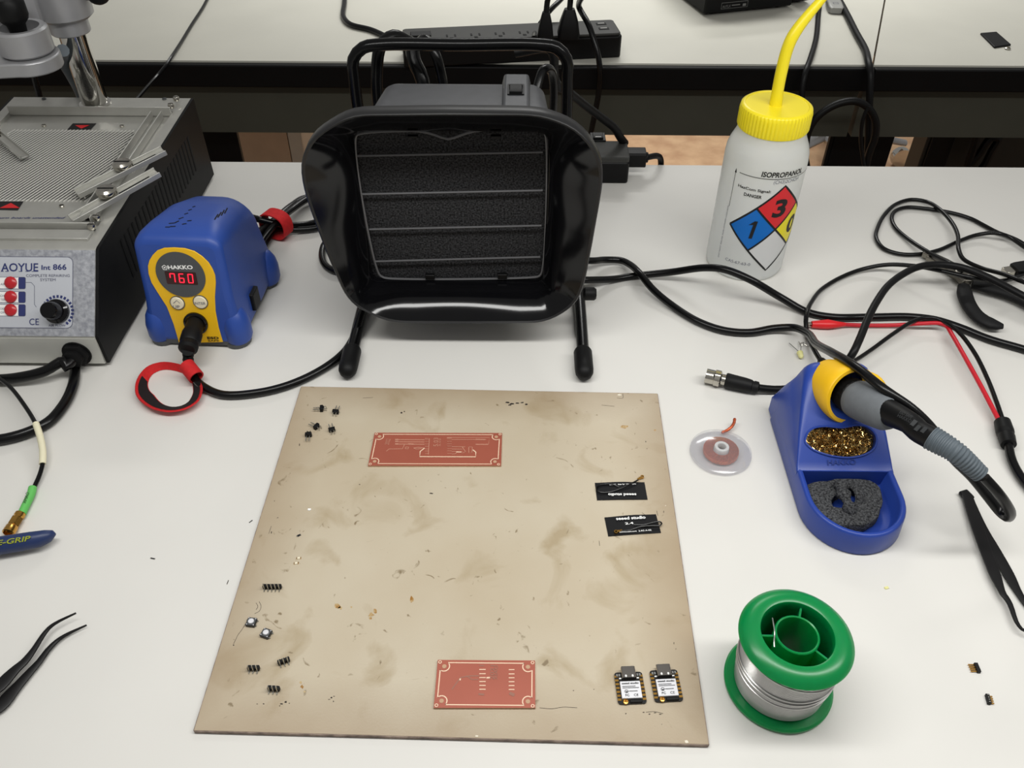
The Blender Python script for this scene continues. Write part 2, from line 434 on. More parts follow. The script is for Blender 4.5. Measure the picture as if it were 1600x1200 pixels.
def mat_clear():
    m = bpy.data.materials.new('clear_plastic'); m.use_nodes = True; nt = m.node_tree; nt.nodes.remove(nt.nodes['Principled BSDF'])
    N = nt.nodes.new; L = nt.links.new; out = nt.nodes['Material Output']
    tr = N('ShaderNodeBsdfTransparent'); tr.inputs[0].default_value = (.96, .96, .97, 1); g = N('ShaderNodeBsdfGlossy'); g.inputs['Roughness'].default_value = .12
    d = N('ShaderNodeBsdfDiffuse'); d.inputs[0].default_value = (.8, .8, .82, 1)
    a = N('ShaderNodeMixShader'); a.inputs[0].default_value = .07; L(tr.outputs[0], a.inputs[1]); L(d.outputs[0], a.inputs[2])
    fr = facing(nt, .05, .5)
    a3 = N('ShaderNodeMixShader'); L(fr, a3.inputs[0]); L(a.outputs[0], a3.inputs[1]); L(g.outputs[0], a3.inputs[2]); L(a3.outputs[0], out.inputs[0])
    return m
MT['clear'] = mat_clear()

def tree(o):
    from mathutils.bvhtree import BVHTree
    bpy.context.view_layer.update(); dg = bpy.context.evaluated_depsgraph_get(); ev = o.evaluated_get(dg); me = ev.to_mesh()
    w = Vector(wloc(o)); t = BVHTree.FromPolygons([v.co + w for v in me.vertices], [tuple(p.vertices) for p in me.polygons]); ev.to_mesh_clear(); return t
def on_surf(t, px, py):
    d = nrm(ray(px, py)); h = t.ray_cast(Vector(CAM), Vector(d))
    n = np.array(h[1]); n = n if np.dot(n, d) < 0 else -n
    return np.array(h[0]), n
def pxpath(pts, step=.004, dz=0.0): return smooth_path([G(x, y, z + dz) for x, y, z in pts], step)
def cable(name, pts, r, m, parent=None, n=10, step=.004):
    return obj(name, MB().tube(pxpath(pts, step), r, n), m, parent)

# ------------------------------------------------------------------ setting: floor, benches
FZ = -0.75
f = obj('floor', MB().box((0.2, 2.0, FZ - .02), (7.0, 7.0, .04)), MT['floor'], origin=(0.2, 2.0, FZ)); f['kind'] = 'structure'
E0 = 0.5917
b = thing('workbench', 'white laminate front workbench carrying the tools and the stained square board', 'bench', (0.15, 0.0, FZ))
obj('bench_top', MB().box((.15, (E0 - .62) / 2, -.014), (2.3, E0 + .62, .028)), MT['bench'], b)
obj('edge_band', MB().box((.15, E0 + .0012, -.0165), (2.3, .0022, .025)), MT['black_edge'], b)
obj('edge_band', MB().box((.15, -.6215, -.0165), (2.3, .003, .025)), MT['black_edge'], b)
for x in (-.9, 1.2):
    for y in (-.5, .46):
        obj('leg', MB().box((x, y, FZ / 2 - .014), (.05, .05, -FZ - .029)), MT['apron'], b, bevel=.003)
    obj('rail', MB().box((x, -.02, FZ + .12), (.03, .9, .03)), MT['apron'], b)

RY = 0.898
xs = G(1366, 104)[0]; xs2 = xs + (G(1386, 0)[0] - xs) / (G(1386, 0)[1] - RY) * .78      # the seam runs askew
def rear_bench(x0, x1, x2, x3, label, legs):      # x0..x1 front edge, x3..x2 back edge
    b = thing('rear_bench', label, 'bench', ((x0 + x1) / 2, RY + .38, FZ))
    obj('bench_top', MB().prism([(x0, RY + .01), (x1, RY + .01), (x2, RY + .79), (x3, RY + .79)], -.024, 0), MT['bench2'], b)
    obj('edge_band', MB().box(((x0 + x1) / 2, RY + .005, -.0195), (x1 - x0, .0125, .034)), MT['black_edge'], b, bevel=.002)
    obj('apron', MB().box(((x0 + x1) / 2, RY + .035, -.079), (x1 - x0 - .004, .02, .084)), MT['apron'], b)
    for lx0, lx1 in legs:
        k = (RY + .66 - CAM[1]) / (YL - CAM[1])
        for ly, a, c in ((RY + .095, lx0, lx1), (RY + .66, lx1 - (.036 if lx0 < xs - .2 or lx0 > xs else .05) + (.04 if lx0 > 0 else -.02), lx1 + (.04 if 0 < lx0 < xs + .3 else -.02))):
            obj('leg', MB().box(((a + c) / 2, ly, (FZ - .038) / 2), (c - a, .012, -FZ - .038)), MT['black_edge'], b, bevel=.002)
YL = RY + .07
rear_bench(-1.25, xs - .0015, xs2 - .0015, -1.25, 'pale grey rear bench left of the seam carrying the long power strip', [(AY(300, 230, YL)[0], AY(368, 230, YL)[0]), (AY(1307, 230, YL)[0], xs - .003)])
rear_bench(xs + .0015, 1.55, 1.55, xs2 + .0015, 'pale grey rear bench right of the seam carrying the small black tag', [(xs + .003, AY(1402, 230, YL)[0]), (1.45, 1.5)])

# things under the rear bench
p0, p1, p2 = AY(372, 250, 1.25), AY(478, 250, 1.25), AY(455, 250, 1.25)
bx = thing('cardboard_carton', 'brown cardboard carton with a pale grey end standing under the rear bench', 'box', ((p0[0] + p1[0]) / 2, 1.4, FZ))
z1 = -.15
obj('carton_body', MB().box(((p0[0] + p2[0]) / 2 - .05, 1.375, (FZ + z1) / 2), (p2[0] - p0[0] + .1, .25, z1 - FZ)), MT['card'], bx)
obj('end_panel', MB().box(((p2[0] + p1[0]) / 2, 1.375, (FZ + z1) / 2), (p1[0] - p2[0] - .002, .25, z1 - FZ)), MT['greyside'], bx, bevel=.003)
p0 = AX(1430, 240, .0)
q0, q1 = AY(1450, 240, 1.15), AY(1640, 250, 1.15)
pc = thing('computer_tower', 'dark grey equipment case standing under the rear bench at the far right', 'computer', ((q0[0] + q1[0]) / 2 + .1, 1.4, FZ))
obj('case', MB().box(((q0[0] + q1[0]) / 2 + .1, 1.20, (FZ - .13) / 2), (q1[0] - q0[0] + .2, .06, -FZ - .13)), MT['darkcase'], pc, bevel=.004)
g0, g1 = AY(1455, 240, 1.15), AY(1490, 240, 1.15)
obj('front_panel', MB().box(((g0[0] + g1[0]) / 2, 1.1655, (FZ - .15) / 2), (g1[0] - g0[0], .008, -FZ - .17)), MT['stripside'], pc, bevel=.002)
tag(obj('loose_cable', MB().tube(smooth_path([AY(x, y, 1.13) for x, y in ((1530, 200), (1522, 230), (1512, 262), (1516, 275), (1535, 262), (1550, 235), (1560, 217), (1548, 216), (1530, 240), (1514, 258))], .006), .007, 8), MT['cord_matt']), 'coiled black cable hanging in front of the dark case under the bench', 'cable')

# swivel stool: post and star base seen through the gap
sp = AY(1283, 235, 2.02); sx, sy = sp[0], 2.02
st = thing('swivel_stool', 'metal swivel stool seen through the gap beside the yellow-capped bottle', 'stool', (sx, sy, FZ))
obj('post', MB().lathe([(.024, .09), (.024, .26), (.017, .262), (.017, .40)], 24, axisframe((sx, sy, FZ), (0, 0, 1))), MT['chrome'], st)
obj('seat', MB().lathe([(.05, .40), (.17, .405), (.18, .42), (.18, .45), (.165, .465), (.0, .468)], 32, axisframe((sx, sy, FZ), (0, 0, 1))), MT['absmatt'], st)
for k in range(5):
    a = -1.2 + k * 2 * PI / 5; d = V(math.cos(a), math.sin(a), 0)
    l = obj('base_arm', MB().tube([V(sx, sy, FZ + .105), V(sx, sy, FZ + .10) + d * .13, V(sx, sy, FZ + .075) + d * .25], [.02, .016, .013], 10, flat=.7), MT['cast'], st)
    obj('caster', MB().lathe([(.006, -.012), (.028, -.012), (.03, 0), (.028, .012), (.006, .012)], 20, axisframe(V(sx, sy, FZ + .03) + d * .25, np.cross(d, V(0, 0, 1)))), MT['chrome'], l)

# ------------------------------------------------------------------ rear bench objects
HS = .036
a0, a1 = G(958, 42.5, HS), G(642, 57, HS)
u = nrm((a1 - a0) * V(1, 1, 0)); fr = G(970, 90, 0)
nrm_back = nrm(np.cross(u, V(0, 0, 1)));
if nrm_back[1] < 0: nrm_back = -nrm_back
PSL, PSW = .325, .062
PM = np.eye(4); PM[:3, 0] = -u; PM[:3, 1] = nrm_back; PM[:3, 2] = (0, 0, 1); PM[:3, 3] = fr + u * PSL * 1.0 + V(0, 0, 0)
ps = thing('power_strip', 'long black power strip with plugs lying on the rear bench behind the extractor', 'power strip', fr + u * PSL / 2)
obj('strip_body', MB().prism(rrect(0, PSL, 0, PSW, .006), 0, HS - .004, PM), MT['stripside'], ps, bevel=.002)
obj('top_plate', MB().prism(rrect(.002, PSL - .002, .002, PSW - .002, .006), HS - .0042, HS, PM), MT['strip'], ps, bevel=.0015)
for k in range(6):
    x = .072 + k * .036; mb = MB()
    mb.box((x - .006, .022, HS), (.0026, .008, .0012), PM).box((x + .006, .022, HS), (.0026, .008, .0012), PM).box((x, .012, HS), (.005, .005, .0012), PM)
    obj('outlet', mb, MT['hole'], ps, False)
sw = obj('rocker_switch', MB().box((.028, .03, HS + .001), (.03, .018, .004), PM), MT['stripside'], ps, bevel=.001)
for k in range(2):
    pt = obj('usb_port', MB().box((PSL - .024, .022 + k * .02, HS), (.015, .008, .0012), PM), MT['hole'], ps, False)
    obj('tongue', MB().box((PSL - .024, .023 + k * .02, HS + .0004), (.01, .003, .0012), PM), MT['greytag'], pt, False)
def plug(px, py, label, w, topcable):
    p = G(px, py, HS + .0005)
    t = thing('mains_plug', label, 'plug', p)
    obj('plug_body', MB().loft([[(p[0] + x * k, p[1] + y * k, p[2] + z) for x, y in rrect(-w, w, -w * .8, w * .8, w * .4)] for z, k in ((0, 1.1), (.006, 1.15), (.022, .95), (.036, .62), (.040, .5))]), MT['absmatt'], t)
    obj('plug_cord', MB().tube(smooth_path([p + V(0, 0, .038)] + [np.asarray(k) for k in topcable], .006), .0042, 10), MT['cord'], t)
def down(pts, Y=.878): return [AY(x, y, Y) for x, y in pts]
p = G(888, 57, HS)
plug(888, 58, 'wide black mains plug in the long power strip, beside the USB ports', .014, [p + V(.002, .005, .07), p + V(.008, .02, .12), p + V(.03, .06, .16)])
p = G(852, 62, HS)
plug(852, 63, 'narrow black mains plug in the long power strip with its cord looping over the edge', .010,
     [p + V(.003, 0, .06), p + V(.018, -.01, .085), p + V(.045, -.03, .075), AY(905, 12, .93), AY(921, 42, .90)] + down([(936, 95), (936, 140), (930, 175), (924, 205), (918, 240)]))
tag(cable('black_cable', [(895, -40, .06), (880, -5, .06), (858, 18, .05), (841, 42, .03), (834, 60, .045)], .004, MT['cord'], step=.006), 'black cord arching over the narrow plug down to the strip', 'cable')

# black equipment boxes, top edge of the photo
def rbox(name, lab, cat, A, B, depth, h, m, printed=False):
    A = np.asarray(A); B = np.asarray(B); u = nrm(B - A); n = V(-u[1], u[0], 0); L = np.linalg.norm(B - A)
    M = np.eye(4); M[:3, 0] = u; M[:3, 1] = n; M[:3, 2] = (0, 0, 1); M[:3, 3] = A
    t = thing(name, lab, cat, (A + B) / 2 + n * depth / 2)
    obj('case', MB().box((L / 2, depth / 2, h / 2 + .004), (L, depth, h), M), m, t, bevel=.003)
    for x in (.02, L - .02):
        for y in (.02, depth - .02): obj('foot', MB().lathe([(.008, 0), (.009, .003), (.009, .005)], 16, M @ axisframe((x, y, 0), (0, 0, 1))), MT['rubber'], t)
    return t, M, L
A = G(1099, 27, 0); B = G(1236, 13, 0)
t, M, L = rbox('bench_instrument', 'black instrument case with a white printed label on the rear bench', 'instrument', A, B, .19, .09, MT['casebk'])
lb = MB(); O = M[:3, 3]; ux, nz = M[:3, 0], V(0, 0, 1); nn = -M[:3, 1]
def mp(x, z): return O + ux * x + nz * z + nn * .0002
for z in (.020, .031, .035): lb.line([mp(.03, z), mp(.078, z)], .0007, nn)
for z in (.0105,): lb.line([mp(.03, z), mp(.078, z)], .0005, nn)
for x in (.03, .078): lb.line([mp(x, .0105), mp(x, .020)], .0005, nn)
lb.text('AUTLX', mp(.032, .012), mp(.047, .012), nn, .004)
lb.line([mp(.049, .015), mp(.064, .015)], .0015, nn); lb.line([mp(.069, .014), mp(.075, .014)], .004, nn)
obj('label_print', lb, MT['dbllabel'], t, False)
rbox('bench_instrument', 'lower black case close beside the labelled instrument, behind the bent spout', 'instrument', G(1237, 8, 0), G(1264, 5, 0), .17, .085, MT['stripside'])
tg = thing('key_tag', 'small flat black tag lying alone on the right rear bench', 'tag', G(1555, 64))
zq = .003
out = [tuple(G(x, y, 0)[:2]) for x, y in ((1531, 54), (1556, 52), (1579, 72), (1553, 76))]
obj('tag_body', MB().prism(out, 0, zq), MT['absmatt'], tg, bevel=.001)
p = G(1574, 77, 0); obj('tag_ring', MB().lathe([(.003, 0), (.0045, .001), (.0045, .002), (.003, .003), (.003, 0)], 16, axisframe(p, (0, 0, 1))), MT['nickel'], tg)

# cords over the rear bench
tag(cable('black_cable', [(541, -30, .004), (538, 5, .004), (537, 27, .004), (549, 39, .004), (580, 47, .004), (612, 62, .004), (640, 78, .004), (655, 95, .004)], .0045, MT['cord'], step=.006), 'black cord bending across the rear bench toward the extractor handle', 'cable')
pts = [G(333, -20, .003), G(318, 10, .003), G(300, 38, .003), G(283, 66, .003), G(266, 92, .004)] + [AY(258, 104, .885), AY(247, 117, .87), AY(232, 134, .83), AY(218, 150, .78), AY(205, 165, .72)]
tag(obj('thin_cable', MB().tube(smooth_path(pts, .006), .0024, 8), MT['cord']), 'thin black cord crossing the rear bench behind the reflow station', 'cable')
pts = [G(1284, -20, .003), G(1279, 20, .003), G(1275, 60, .003), G(1266, 92, .004), AY(1259, 112, .885), AY(1254, 135, .875), AY(1253, 170, .87), AY(1256, 225, .87), AY(1262, 262, .86)]
tag(obj('hanging_cable', MB().tube(smooth_path(pts, .006), .0042, 10), MT['cord_matt']), 'black cord hanging off the rear bench edge just behind the yellow cap', 'cable')
t = thing('tagged_cable', 'black cord with a grey tagged plug hanging past the bench seam', 'cable', G(1345, 90))
pts = [G(1310, -2, .006), G(1322, 20, .005), G(1338, 52, .005), G(1352, 78, .005), G(1357, 98, .006), AY(1360, 112, .885), AY(1359, 150, .873), AY(1357, 200, .868), AY(1355, 250, .862), AY(1352, 275, .86)]
obj('cord', MB().tube(smooth_path(pts, .006), .0052, 12), MT['cord_matt'], t)
A = G(1296, -12, .006); B = G(1306, 15, .006); d = nrm(B - A); A = B - d * .030
obj('plug_shell', MB().loft([[tuple((axisframe(A + d * k, d) @ V(x * q, y * q * .5, 0, 1))[:3]) for x, y in rrect(-.012, .012, -.012, .012, .005)] for k, q in ((-.03, .8), (0, 1), (.03, 1), (.036, .75))]), MT['greytag'], t)
pl = MB(); c = B - d * .012 + V(0, 0, .0063)
pl.line([c + V(-.004, -.003, 0), c + V(.004, -.003, 0), c + V(.004, .004, 0), c + V(-.004, .004, 0)], .001, (0, 0, 1), closed=True)
obj('plug_mark', pl, MT['greyink'], t, False)
pts = [AY(1258, 235, .85), AY(1263, 205, .85), AY(1278, 182, .85), AY(1305, 164, .85), AY(1335, 158, .85), AY(1356, 168, .85), AY(1368, 190, .85), AY(1367, 215, .85), AY(1358, 240, .85), AY(1350, 275, .85)]
tag(obj('looped_cable', MB().tube(smooth_path(pts, .006), .0055, 10), MT['cord_matt']), 'thick black cord arching in front of the grey apron, right of the bottle', 'cable')
pts = [AY(1357, 166, .846), AY(1349, 185, .845), AY(1345, 215, .845), AY(1348, 245, .845), AY(1353, 275, .84)]
tag(obj('hanging_cable', MB().tube(smooth_path(pts, .006), .0028, 8), MT['cord_matt']), 'thin dark cord hanging beside the tagged cord below the seam', 'cable')

# ------------------------------------------------------------------ reflow / rework station at the left
XR = -.317; XL = XR - .199
rs = thing('rework_station', 'silver and black soldering preheater station with mesh top at the far left', 'rework station', ((XR + XL) / 2, .38, 0))
prof = [(.2106, .004), (.2093, .0338), (.2595, .0900), (.2625, .0908), (.5494, .0985), (.5535, .004)]
def yz_prism(pr, x0, x1):
    return MB().add([(x0, y, z) for y, z in pr] + [(x1, y, z) for y, z in pr],
                    [tuple(range(len(pr))), tuple(range(2 * len(pr) - 1, len(pr) - 1, -1))] + [(i, len(pr) + i, len(pr) + (i + 1) % len(pr), (i + 1) % len(pr)) for i in range(len(pr))])
TT = lambda y: .0908 + (y - .2625) * (.0985 - .0908) / (.5494 - .2625)      # top plane height
body = obj('case', yz_prism(prof, XL + .0015, XR - .0015), MT['steel'], rs, False)
OY0, OY1, OX0, OX1 = .288, .517, XL + .012, XR - .012                       # recess in the top
cut(body, MB().box(((OX0 + OX1) / 2, (OY0 + OY1) / 2, .1), (OX1 - OX0, OY1 - OY0, .05)))
for x, nm in ((XR, 1), (XL, -1)):
    sp_ = obj('side_panel', yz_prism([(y, z) for y, z in prof], x - .0014, x + .0014), MT['casebk'], rs, False)
    if nm == 1:
        for k in range(22):
            y = .30 + k * .0098
            obj('vent_slot', MB().box((x + .0012, y, .054), (.0012, .0034, .040)), MT['hole'], sp_, False)
for x in (XL + .02, XR - .02):
    for y in (.23, .53): obj('foot', MB().lathe([(.008, 0), (.009, .002), (.009, .0045)], 16, axisframe((x, y, 0), (0, 0, 1))), MT['rubber'], rs)
# sloped front panel
SP0 = V(0, .2093, .0338); SP1 = V(0, .2595, .0900); sv = nrm(SP1 - SP0); sn = nrm(np.cross(V(1, 0, 0), sv))
def S(px, py): return PLN(px, py, SP0, sn)
def SM(px, py): return frame(S(px, py), V(1, 0, 0), sv)
FM = frame(V((XL + XR) / 2, SP0[1], SP0[2]), V(1, 0, 0), sv)
def sl(p): d = np.asarray(p) - FM[:3, 3]; return (np.dot(d, FM[:3, 0]), np.dot(d, FM[:3, 1]))
w2 = (XR - XL) / 2 - .0016; hs = np.linalg.norm(SP1 - SP0)
fp = obj('front_panel', MB().prism(rrect(-w2, w2, .0006, hs - .0006, .0008), 0, .0008, FM), MT['hammer'], rs, False)
x1, ytop = sl(S(115, 402)); _, ybot = sl(S(60, 512.5)); x0 = -w2 + .004
r_ = rrect(x0, x1, ybot, ytop, .005)
lp = obj('panel_label', MB().prism(r_, .0008, .0010, FM), MT['plate'], rs, False)
def on(pl, lift=.0011): return FM[:3, 3] + FM[:3, 0] * pl[0] + FM[:3, 1] * pl[1] + FM[:3, 2] * lift
mb = MB().line([on(p) for p in r_], .0005, sn, .0001, closed=True)
mb.line([S(41, 441.5) + sn * .0011, S(50, 441.5) + sn * .0011, S(55, 447) + sn * .0011, S(55, 476) + sn * .0011, S(58, 480) + sn * .0011], .0004, sn, .0001)
obj('outline_print', mb, MT['greyink'], rs, False)
def stext(st, xl, xr, yb, h, m, bold=0.0, par=rs, name='lettering', shear=0):
    o_ = sn * .0011
    return obj(name, MB().text(st, S(xl, yb) + o_, S(xr, yb) + o_, sn, h, bold, shear), m, par, False)
pxh = np.linalg.norm(S(60, 430) - S(60, 420)) / 10     # metres per pixel up the slope
stext('AOYUE', 3, 61, 424.5, 13 * pxh, MT['navy'], .012)
mb = MB(); o_ = sn * .0011                              # serifs under the maker's letters
for xa, xb in ((2.5, 7), (9.5, 14), (30.5, 36), (41, 45), (50.5, 61)): mb.line([S(xa, 424.3) + o_, S(xb, 424.3) + o_], .0005, sn, .0001)
obj('lettering', mb, MT['navy'], rs, False)
stext('Int', 66, 80, 422, 7.5 * pxh, MT['navy'], .02)
stext('866', 84, 105, 422, 9 * pxh, MT['navy'], .02)
stext('COMPLETE REPAIRING', 42, 110, 433, 4.2 * pxh, MT['greyink'])
stext('SYSTEM', 64, 88, 439.5, 4.2 * pxh, MT['greyink'])
stext('AIR FLOW', 77, 104, 510.5, 3.6 * pxh, MT['greyink'], .01)
stext('CE', 47, 62, 508, 10 * pxh, MT['navy'], .0)
for (ya, yb_), lab, ty in (((433.5, 451), 'AIR', 443), ((456, 472.5), 'DE\nTER', 461), ((476, 493.5), 'DER\nON', 481)):
    xa, q0_ = sl(S(-40, yb_)); xb, q1_ = sl(S(41, ya)); xm, _ = sl(S(30, ya))
    fr_ = rrect(x0 + .006, xb, q0_, q1_, .0012, 3)
    obj('button_field', MB().prism(fr_, .0010, .00112, FM), MT['white'], rs, False)
    obj('field_outline', MB().line([on(p, .0012) for p in fr_], .0004, sn, 0, closed=True), MT['greyink'], rs, False)
    obj('blue_tab', MB().prism(rrect(xm, xb, q0_, q1_, .001, 3), .00112, .0012, FM), MT['navy'], rs, False)
    c_ = S(18.5, (ya + yb_) / 2 - .3)
    obj('push_button', MB().lathe([(.0052, 0), (.0052, .0014), (.0042, .0024), (.002, .0029), (0, .003)], 24, axisframe(c_ + sn * .0011, sn)), MT['redglow'], rs)
    for i, wd in enumerate(lab.split('\n')): stext(wd, 2, 10, ty + 3 + 6 * i, 3.2 * pxh, MT['greyink'])
kc = S(91, 487)
kn = obj('airflow_knob', MB().lathe([(.0105, 0), (.0105, .003), (.0078, .0045), (.0074, .014), (.0066, .0155), (0, .0157)], 36, axisframe(kc + sn * .0011, sn)), MT['abs'], rs)
mb = MB()
for k in range(15):
    a = math.radians(-50 + k * 14 + (0)); 
    p = kc + sn * .0011 + (V(1, 0, 0) * math.cos(a) + sv * math.sin(a)) * .0118
    q = kc + sn * .0011 + (V(1, 0, 0) * math.cos(a) + sv * math.sin(a)) * .0142
    mb.line([p, q], .0019, sn, .0001)
obj('dial_ticks', mb, MT['navy'], rs, False)
# cable gland on the skirt
gp = AY(121, 551, .2095); gn = V(0, -1, 0)
obj('skirt', MB().box(((XL + XR) / 2, .2093, .0185), (XR - XL - .0034, .0012, .028)), MT['skirt'], rs, False)
gl = obj('cable_gland', MB().lathe([(.0115, 0), (.0115, .006), (.0085, .0068), (.0085, .011), (.005, .0125)], 6, axisframe(gp, gn)).lathe([(.0125, 0), (.0125, .002)], 24, axisframe(gp, gn)), MT['rubber'], rs)
pts = [gp + V(0, -.009, 0), gp + V(-.004, -.018, -.001), G(100, 564, .018), G(70, 580, .013), G(35, 589, .009), G(0, 593, .006), G(-40, 592, .004), G(-90, 580, .004)]
obj('air_hose', MB().tube(smooth_path(pts), .0046, 12), MT['cord'], rs)
# recessed deck with the mesh opening, rails and screws
DY = -.004
def top_pt(px, py, dz=0.0):
    P = V(0, .2625, .0908 + dz); n = nrm(V(0, -(.0985 - .0908) / (.5494 - .2625), 1)); return PLN(px, py, P, n)
tn = nrm(V(0, -(.0985 - .0908) / (.5494 - .2625), 1)); tv = nrm(V(0, 1, (.0985 - .0908) / (.5494 - .2625)))
m0, m1, m2_ = top_pt(228, 206, DY), top_pt(128, 313, DY), top_pt(16, 207, DY)
MY0, MY1 = m1[1], m0[1]; MX1 = (m0[0] + m1[0]) / 2; MX0 = m2_[0]
dk = MB()
zz = lambda y: TT(y) + DY
def deck(x0, x1, y0, y1): dk.add([(x0, y0, zz(y0)), (x1, y0, zz(y0)), (x1, y1, zz(y1)), (x0, y1, zz(y1)), (x0, y0, zz(y0) - .001), (x1, y0, zz(y0) - .001), (x1, y1, zz(y1) - .001), (x0, y1, zz(y1) - .001)], [(0, 1, 2, 3), (7, 6, 5, 4), (0, 4, 5, 1), (1, 5, 6, 2), (2, 6, 7, 3), (3, 7, 4, 0)])
deck(OX0, OX1, OY0, MY0); deck(OX0, OX1, MY1, OY1); deck(OX0, MX0, MY0, MY1); deck(MX1, OX1, MY0, MY1)
obj('deck_plate', dk, MT['steel'], rs, False)
obj('heater_floor', MB().box(((OX0 + OX1) / 2, (OY0 + OY1) / 2, .0775), (OX1 - OX0, OY1 - OY0, .001)), MT['hole'], rs, False)
# expanded metal: slanted zigzag strands
mb = MB(); nx, ny = 34, 27
hx, hy = (MX1 - MX0) / nx, (MY1 - MY0) / ny
for j in range(ny + 1):
    for i in range(nx):
        x0_ = MX0 + (i + (j % 2) * .5 - .25) * hx; y = MY0 + j * hy
        for sx_ in (-1, 1):      # the two legs of each diamond, tilted like drawn metal
            xa, ya = x0_, y - hy * .5; xb, yb_ = x0_ + sx_ * hx * .5, y + hy * .5
            if not (MX0 <= xb <= MX1): continue
            za = zz(y) - .0002; wy = hy * .21; k = len(mb.v)
            mb.v += [(xa, ya - wy, za), (xa, ya + wy * .3, za + .0012), (xb, yb_ + wy * .3, za + .0012), (xb, yb_ - wy, za)]
            mb.f.append((k, k + 3, k + 2, k + 1) if sx_ > 0 else (k, k + 1, k + 2, k + 3))
ms = obj('expanded_mesh', mb, MT['mesh'], rs, False); ms['kind'] = 'stuff'
# rear strip with pole, front lip, inner rails
def rail(p, q, w, h, name='rail', m='steel', up=tn):
    p, q = np.asarray(p), np.asarray(q); u = nrm(q - p); M = frame(p, u, np.cross(up, u)); L = np.linalg.norm(q - p)
    return obj(name, MB().box((L / 2, 0, h / 2), (L, w, h), M), MT[m], rs, bevel=.0004)
def tp(x, y, dz=0.0): return V(x, y, TT(y) + dz)
rail(tp(OX0, .5135, -.003), tp(OX1, .5135, -.003), .0016, .010)
rail(tp(OX0, .2905, -.003), tp(OX1, .2905, -.003), .0016, .0095)
rail(tp(OX0, .2785), tp(OX1, .2785), .014, .0025)
for xx in (XR - .020, XR - .031):
    rail(tp(xx, .300, -.003), tp(xx, .508, -.003), .0012, .0085)
obj('guide_slot', MB().box((XR - .0255, .4, TT(.4) - .0032), (.004, .19, .0012)), MT['hole'], rs, False)
def screw(p, r, h, n=tn, par=rs, m='nickel', name='screw'):
    M = axisframe(p, n); s_ = obj(name, MB().lathe([(r * .9, 0), (r, h * .3), (r, h * .7), (r * .8, h), (0, h)], 20, M), MT[m], par)
    obj('slot', MB().box((0, 0, h + .00005), (r * 1.6, r * .22, .0003), M), MT['hole'], s_, False)
    return s_
for px, py in ((276, 157), (268, 168), (152, 343), (144, 357)): screw(top_pt(px, py, .003), .0034, .0045)
for px, py in ((69, 197), (191, 198), (97, 323)): screw(top_pt(px, py, DY), .0024, .0018)
for px, py in ((69, 155), (257, 155)): screw(top_pt(px, py), .0024, .0012, m='dgrey')
# warning labels on the deck and printed line
for (cx, cy, s_, up) in ((128, 198, 1, -1), (12, 322, 1.35, 1)):
    a = [(-23, 5), (-14, -5), (23, -5), (14, 5)] if up < 0 else [(-28, 6), (-19, -7), (25, -7), (16, 7)]
    c_ = top_pt(cx, cy, DY)
    pr = [tuple(top_pt(cx + x, cy + y, DY)[:2]) for x, y in a]
    obj('warning_label', MB().add([V(x, y, zz(y) + .0003) for x, y in pr], [(0, 1, 2, 3)]), MT['ink'], rs, False)
    tri = [(-11, -2.5), (12, -2.5), (-1, 3)] if up < 0 else [(-13, 3), (19, 3), (5, -5)]
    obj('warning_triangle', MB().add([top_pt(cx + x, cy + y, DY + .0005) for x, y in tri], [(0, 1, 2)]), MT['redclip'], rs, False)
obj('deck_print', MB().text('or burn boards unattended', top_pt(-20, 342, DY), top_pt(101, 342, DY), tn, .0030, .01, .3, lift=.0003), MT['navy'], rs, False)
# board clamps: slotted bars with thumb screws
def clamp(A, B, w, sc, rl=()):
    A = np.asarray(A); B = np.asarray(B); u = nrm(B - A); M = frame(A, u, np.cross(V(0, 0, 1), u)); L = np.linalg.norm(B - A)
    mb = MB().box((L / 2, 0, .001), (L, w, .002), M)
    mb.box((L / 2, w / 2 - .0007, .003), (L, .0014, .004), M).box((L / 2, -w / 2 + .0007, .003), (L, .0014, .004), M)
    for t in (.0, .012): mb.box((t + .004, 0, -.001), (.0012, w * .95, .003), M)
    c = obj('board_clamp', mb, MT['steel'], rs, bevel=.0004)
    obj('slot', MB().box((L * .72, 0, .0021), (L * .36, .0022, .0006), M), MT['hole'], c, False)
    s0 = np.asarray(sc); screw(s0, .0092, .0065, V(0, 0, 1), c, 'nickel', 'thumb_screw')
cz = .008
clamp(top_pt(122, 306, .001), top_pt(258, 238, .016), .0135, top_pt(193, 262, cz + .004))
clamp(top_pt(114, 347, .001), top_pt(248, 272, .016), .0135, top_pt(168, 304, cz + .004))
clamp(top_pt(40, 248, .001), top_pt(-30, 190, .012), .009, top_pt(-12, 212, cz))
# support column with the nozzle holder
pb = top_pt(157, 153); pb = V(pb[0], .534, TT(.534)); 
pole = obj('pole', MB().lathe([(.0165, 0), (.0165, .002), (.0135, .003), (.0135, .21)], 32, axisframe(pb, (0, 0, 1))), MT['chrome'], rs)
PX, PY = pb[0], pb[1]
zc = AY(120, 50, PY)[2]
obj('collar', MB().lathe([(.0185, zc), (.0195, zc + .001), (.0195, zc + .014), (.023, zc + .0145), (.0275, zc + .018), (.0275, zc + .075), (.024, zc + .078), (0, zc + .078)], 36, axisframe((PX, PY, 0), (0, 0, 1))), MT['cast'], rs)
cr = AY(42, 45, .47)
arm = MB()
arm.loft([[tuple(np.asarray(c) + V(0, a * wy, b * hz)) for a, b in ((-1, -1), (1, -1), (1, 1), (-1, 1))] for c, wy, hz in ((V(PX - .01, PY - .01, zc + .044), .018, .026), (V(PX - .035, PY - .03, zc + .046), .017, .02), (V(cr[0] - .03, .485, cr[2] + .012), .016, .014))])
obj('support_arm', arm, MT['cast'], rs, bevel=.003)
rg = V(cr[0] - .004, .465, cr[2])
